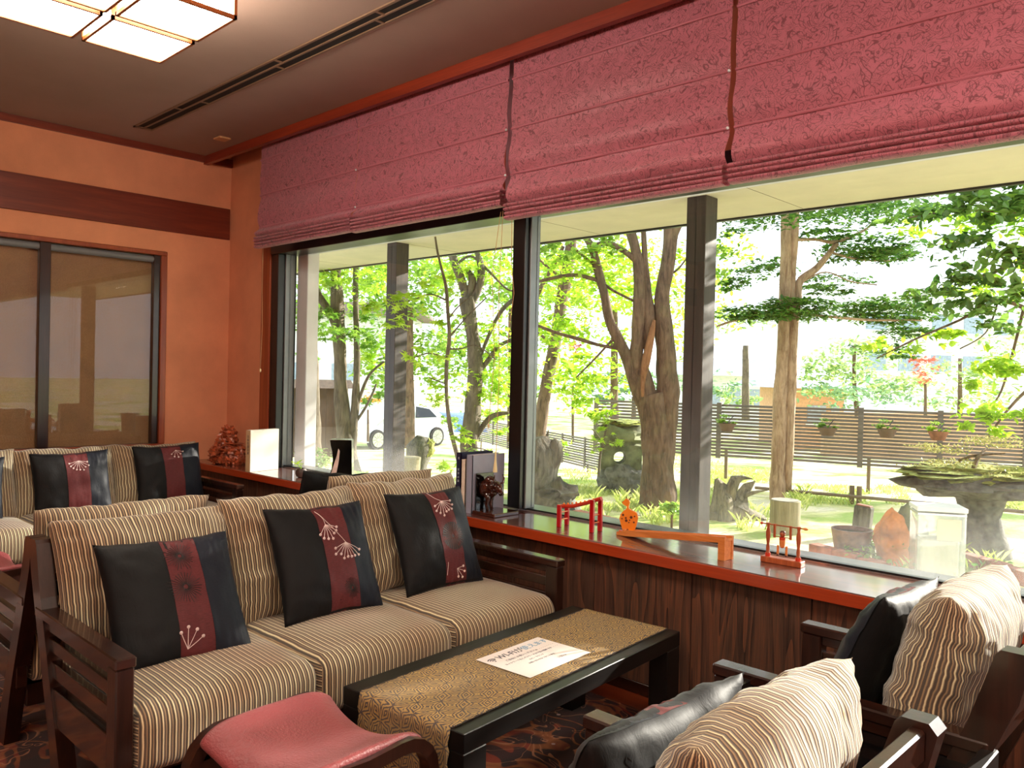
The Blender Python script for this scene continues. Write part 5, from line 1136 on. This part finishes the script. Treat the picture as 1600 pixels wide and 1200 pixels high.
# brick edging
def bricks(x0, y0, x1, y1, label):
    a, b_ = on(x0, y0), on(x1, y1); d = b_-a; L_ = d.length; t = thing('brick_edging', label, 'garden edging', tuple(a), math.atan2(d.y, d.x), 'brick borders of the garden'); me = None
    nb = int(L_/.235)
    for k in range(nb):
        o = box('brick', 'brick', 0, .222, -.05, .05, 0, .10, .006) if me is None else obj_mesh('brick', me)
        me = me or o.data; o.parent = t; o.location = (k*.235, rnd.uniform(-.006,.006), rnd.uniform(-.01,.004)); o.rotation_euler = (0, 0, rnd.uniform(-.02,.02))
bricks(900, 812, 1075, 858, 'brown brick edging along the planting bed behind the giraffe toy'); bricks(1270, 868, 1425, 912, 'brown brick edging behind the bowl pot'); bricks(1500, 880, 1640, 925, 'brown brick edging below the stone table')
# white moulded object left of the red toy
p = on(862, 806); k = scale_at(p)
t = thing('white_garden_chair', 'white moulded object with oval openings low behind the red toy', 'garden chair', tuple(p), R(35)); s_ = k
def arch(x0, w_, h_, th_, y): 
    m = MB(); pts = []
    for q in range(13): a = math.pi*q/12; pts.append((x0-w_*math.cos(a), y, h_*math.sin(a)))
    m.tube(pts, th_, 8); return m
arch(-12*s_, 26*s_, 44*s_, 5*s_, 0).build('arched_shell', 'white_plastic', t, True); arch(22*s_, 22*s_, 30*s_, 4.5*s_, -.05).build('arched_shell', 'white_plastic', t, True)
MB().blob((-12*s_, .02, 14*s_), (20*s_, 3*s_, 24*s_), 10, .05).build('mesh_panel', 'mesh_grey', t, True); MB().blob((22*s_, -.03, 8*s_), (17*s_, 3*s_, 17*s_), 10, .05).build('mesh_panel', 'mesh_grey', t, True)
MB().blob((-38*s_, .1, 14*s_), (20*s_, 8*s_, 18*s_), 10, .1).build('shell', 'white_plastic', t, True)

# grass and low plants
def grass(name, label, regions, n, h, mat, seed):
    rg = np.random.default_rng(seed); A = []; F = []
    for px0, py0, px1, py1 in regions:
        for q in range(n):
            p = onground(rg.uniform(px0, px1), rg.uniform(py0, py1)); p.z = GZ
            if mnoise.noise(Vector((p.x*1.6, p.y*1.6, seed))) < -.12: continue
            for b_ in range(3):
                a = rg.uniform(0, 6.28); l = h*rg.uniform(.5, 1.3); dx, dy = math.cos(a), math.sin(a); w_ = .006
                bx, by = p.x+rg.normal(0,.02), p.y+rg.normal(0,.02); i = len(A)
                A += [(bx-dy*w_, by+dx*w_, GZ), (bx+dy*w_, by-dx*w_, GZ), (bx+dx*l*.35, by+dy*l*.35, GZ+l*.7), (bx+dx*l*.8, by+dy*l*.8, GZ+l)]; F += [(i,i+1,i+2), (i+1,i+3,i+2)]
    o = MB(); o.v = A; o.f = F; o.uv = [None]*len(F); o = o.build(name, mat); tag(o, label, 'grass', None, 'stuff')
grass('lawn_grass', 'tufts of bright grass between the stones and trees', [(860,765,1000,800), (1000,770,1120,800), (1040,700,1130,780), (880,735,1010,800), (1240,760,1420,790), (1560,760,1600,800), (600,740,720,770), (1100,735,1200,760)], 700, .05, 'grass', 3)
grass('long_grass', 'longer arching grass blades at the foot of the trees', [(930,775,1010,812), (1010,790,1060,820), (1230,770,1260,800), (1150,800,1230,830), (1400,870,1560,900)], 60, .11, 'grass', 5)
def shrub(name, label, px, py, s, rx, ry, n, mat, size=.05, shape='oval'):
    c = at(px, py, s); t = thing(name, label, 'shrub', (c.x, c.y, gz(s)), 0, 'low shrubs outside'); foliage(t, [(tuple(c), (rx*s/FPX, rx*s/FPX*.8, ry*s/FPX), n)], size, shape, mat, int(px))
    MB().tube([(0,0,0),(0,0,max(.05, c.z-gz(s)))], .012, 6).build('stem', 'bark_brown', t)
shrub('low_shrub', 'pale yellow green shrub below the left tree at the left edge of the window', 495, 715, 8.6, 38, 20, 420, 'leaf_far'); shrub('low_shrub', 'flat shrub at the foot of the thick grey tree', 560, 745, 8.4, 45, 10, 300, 'leaf_mid'); shrub('low_shrub', 'small leafy shrub behind the navy book', 745, 715, 8.8, 28, 18, 160, 'leaf_mid'); shrub('low_shrub', 'leafy clump between the forked tree and the right post', 1050, 800, 7.2, 26, 14, 200, 'leaf_mid')
shrub('low_shrub', 'leafy plants under the stone table', 1530, 890, 5.9, 70, 20, 420, 'leaf_green', .05); shrub('low_shrub', 'small plants at the right of the orange rock', 1365, 850, 6.2, 16, 26, 140, 'leaf_mid', .04)

# cars and buildings
def car(label, front, rear, body, group):
    f, r = Vector(front), Vector(rear); d = f-r; d.z = 0; ang = math.atan2(d.y, d.x); mid = (f+r)/2
    t = thing('car', label, 'car', (mid.x, mid.y, mid.z-.33), ang, group); wb = 1.32
    prof = [(-2.15,.28),(-2.2,.55),(-2.12,.88),(-1.75,.98),(-1.2,1.32),(-.55,1.45),(.15,1.43),(.65,1.24),(1.15,.96),(1.85,.82),(2.12,.62),(2.16,.32),(1.72,.25),(-1.7,.25)]
    m = MB(); n = len(prof); vs_ = []; ys = (-.84, -.76, .76, .84)
    for yy in ys:
        for x_, z_ in prof:
            k = .0 if abs(yy) > .8 else .03; zz = z_ + (k if z_ > .5 else 0); yv = yy*(1-.16*max(0, (z_-.95)/.5)); vs_.append((x_, yv, zz))
    fs = [tuple(range(n)), tuple(range(4*n-1, 3*n-1, -1))]
    for a in range(3): fs += [(a*n+q, (a+1)*n+q, (a+1)*n+(q+1)%n, a*n+(q+1)%n) for q in range(n)]
    m.add(vs_, fs); m.build('body', body, t, True, angle=35)
    for sy in (-1, 1):
        for poly in ([(-1.35,1.0),(-1.05,1.28),(-.45,1.38),(-.38,1.0)], [(-.30,1.0),(-.34,1.38),(.12,1.37),(.85,1.0)]):
            mm = MB(); mm.prism(poly, sy*.80, sy*.835); mm.v = [(a, b*(1-.12*(c-.98)/.4), c) for a, b, c in mm.v]; mm.build('side_window', 'car_glass', t)
        for x_ in (-wb, wb):
            M_ = Matrix.Translation((x_, sy*.80, .33)) @ Matrix.Rotation(R(90), 4, 'X'); wh = MB().lathe([(.20,-.10),(.32,-.10),(.335,0),(.32,.10),(.20,.10)], 24, M=M_).build('wheel', 'tyre', t, True)
            rm = MB(); M2 = Matrix.Translation((x_, sy*.90, .33)) @ Matrix.Rotation(R(90), 4, 'X')
            rm.lathe([(.20,-.012),(.235,-.012),(.235,.012),(.20,.012)], 24, M=M2)
            for q in range(10): rm.box(.03, .22, -.014, .014, -.012, .012, 0, M2 @ Matrix.Rotation(2*math.pi*q/10, 4, 'Z'))
            rm.lathe([(.0,.014),(.05,.014),(.05,-.014)], 12, M=M2); rm.build('rim', 'steel', wh)
        box('mirror', body, .62, .80, sy*.84, sy*.98, .98, 1.08, .02, t); box('lamp', 'clear_white', 1.86, 2.14, sy*.50, sy*.80, .62, .74, .02, t)
    box('windscreen', 'car_glass', .62, .66, -.62, .62, 1.02, 1.22, 0, t); return t
car('white car parked beyond the garden behind the left post', at(563, 686, 27.0), at(656, 678, 29.0), 'car_white', 'parked cars'); car('blue car parked behind the white one, left of the branching tree', at(722, 684, 36), at(690, 684, 38), 'car_blue', 'parked cars')
def poly_building(name, label, cat, px0, px1, s, ztop, zbot, wall, roof, depth=5, over=.5, wins=(), ds=0, group=None):
    a = at(px0, 585, s); b_ = at(px1, 585, s+ds); d = b_-a; d.z = 0; L_ = d.length; t = thing(name, label, cat, (a.x, a.y, 0), math.atan2(d.y, d.x), group)
    box('walls', wall, 0, L_, 0, depth, zbot, ztop, 0, t)
    if roof: MB().add([(-over,-over,ztop),(L_+over,-over,ztop),(L_+over,depth+over,ztop),(-over,depth+over,ztop),(-over*.2,depth/2,ztop+min(1.0,depth*.2)),(L_+over*.2,depth/2,ztop+min(1.0,depth*.2))], [(0,1,5,4),(2,3,4,5),(1,2,5),(3,0,4),(0,3,2,1)]).build('roof', roof, t)
    for x_, z_, w_, h_ in wins: f = box('window', 'window_blue', x_, x_+w_, -.04, .02, z_, z_+h_, 0, t); box('window_frame', 'house_white', x_-.06, x_+w_+.06, -.06, -.03, z_-.08, z_, 0, f)
    return t
GB = 'buildings beyond the garden'
t = thing('timber_wall', 'brown timber yard wall with a small cap roof at the far left', 'wall', tuple(at(440, 600, 21).to_2d())+(0,), 0, GB)
a, b_ = at(440, 600, 21), at(548, 600, 22); d = b_-a; d.z = 0; t.rotation_euler = (0,0,math.atan2(d.y, d.x)); t.location = (a.x, a.y, 0); L_ = d.length; nb = int(L_/.2); me = None
for k in range(nb):
    o = box('plank', 'shed_wood', 0, .19, 0, .03, -1.3, .74) if me is None else obj_mesh('plank', me)
    me = me or o.data; o.parent = t; o.location = (k*.2, rnd.uniform(-.006,.006), 0)
MB().prism([(-.35,-.0),(.0,.22),(.35,.0)], 0, L_, Matrix.Translation((0,0,.74)) @ Matrix.Rotation(R(-90),4,'Z') @ Matrix.Translation((0,0,0))).build('cap_roof', 'roof_dark', t)
poly_building('house', 'white house with a dark tiled roof behind the timber wall', 'house', 420, 640, 47, 4.4, -1.4, 'house_white', 'roof_dark', 6, .9, [(1.0,.6,1.4,1.0),(3.6,.6,1.4,1.0)], group=GB)
poly_building('house', 'tan house with a pale tiled roof just right of the twin trunk tree', 'house', 1238, 1320, 31, .95, -1.4, 'house_tan', 'roof_tile', 4, 1.0, [(.6,-.4,.7,.7),(1.5,-.4,.3,.7)], group=GB)
poly_building('garden_wall', 'long tan wall beyond the fence at the right', 'wall', 1290, 1640, 28, .18, -1.4, 'house_tan', None, .3, 0, group=GB)
poly_building('apartment_building', 'white multi storey building with rows of windows high behind the trees at the right', 'building', 1330, 1720, 52, 7.2, -1.4, 'house_white', None, 10, 0, [(1+2.6*q, 4.6, 1.6, 1.1) for q in range(5)]+[(1+2.6*q, 2.0, 1.6, 1.1) for q in range(5)], ds=6, group=GB)
poly_building('house', 'pale low house with a grey roof left of the twin trunk tree', 'house', 1085, 1215, 44, 1.4, -1.4, 'house_white', 'roof_tile', 6, 1.0, [(.8+1.1*q, -.2, .6, .9) for q in range(3)], group=GB)
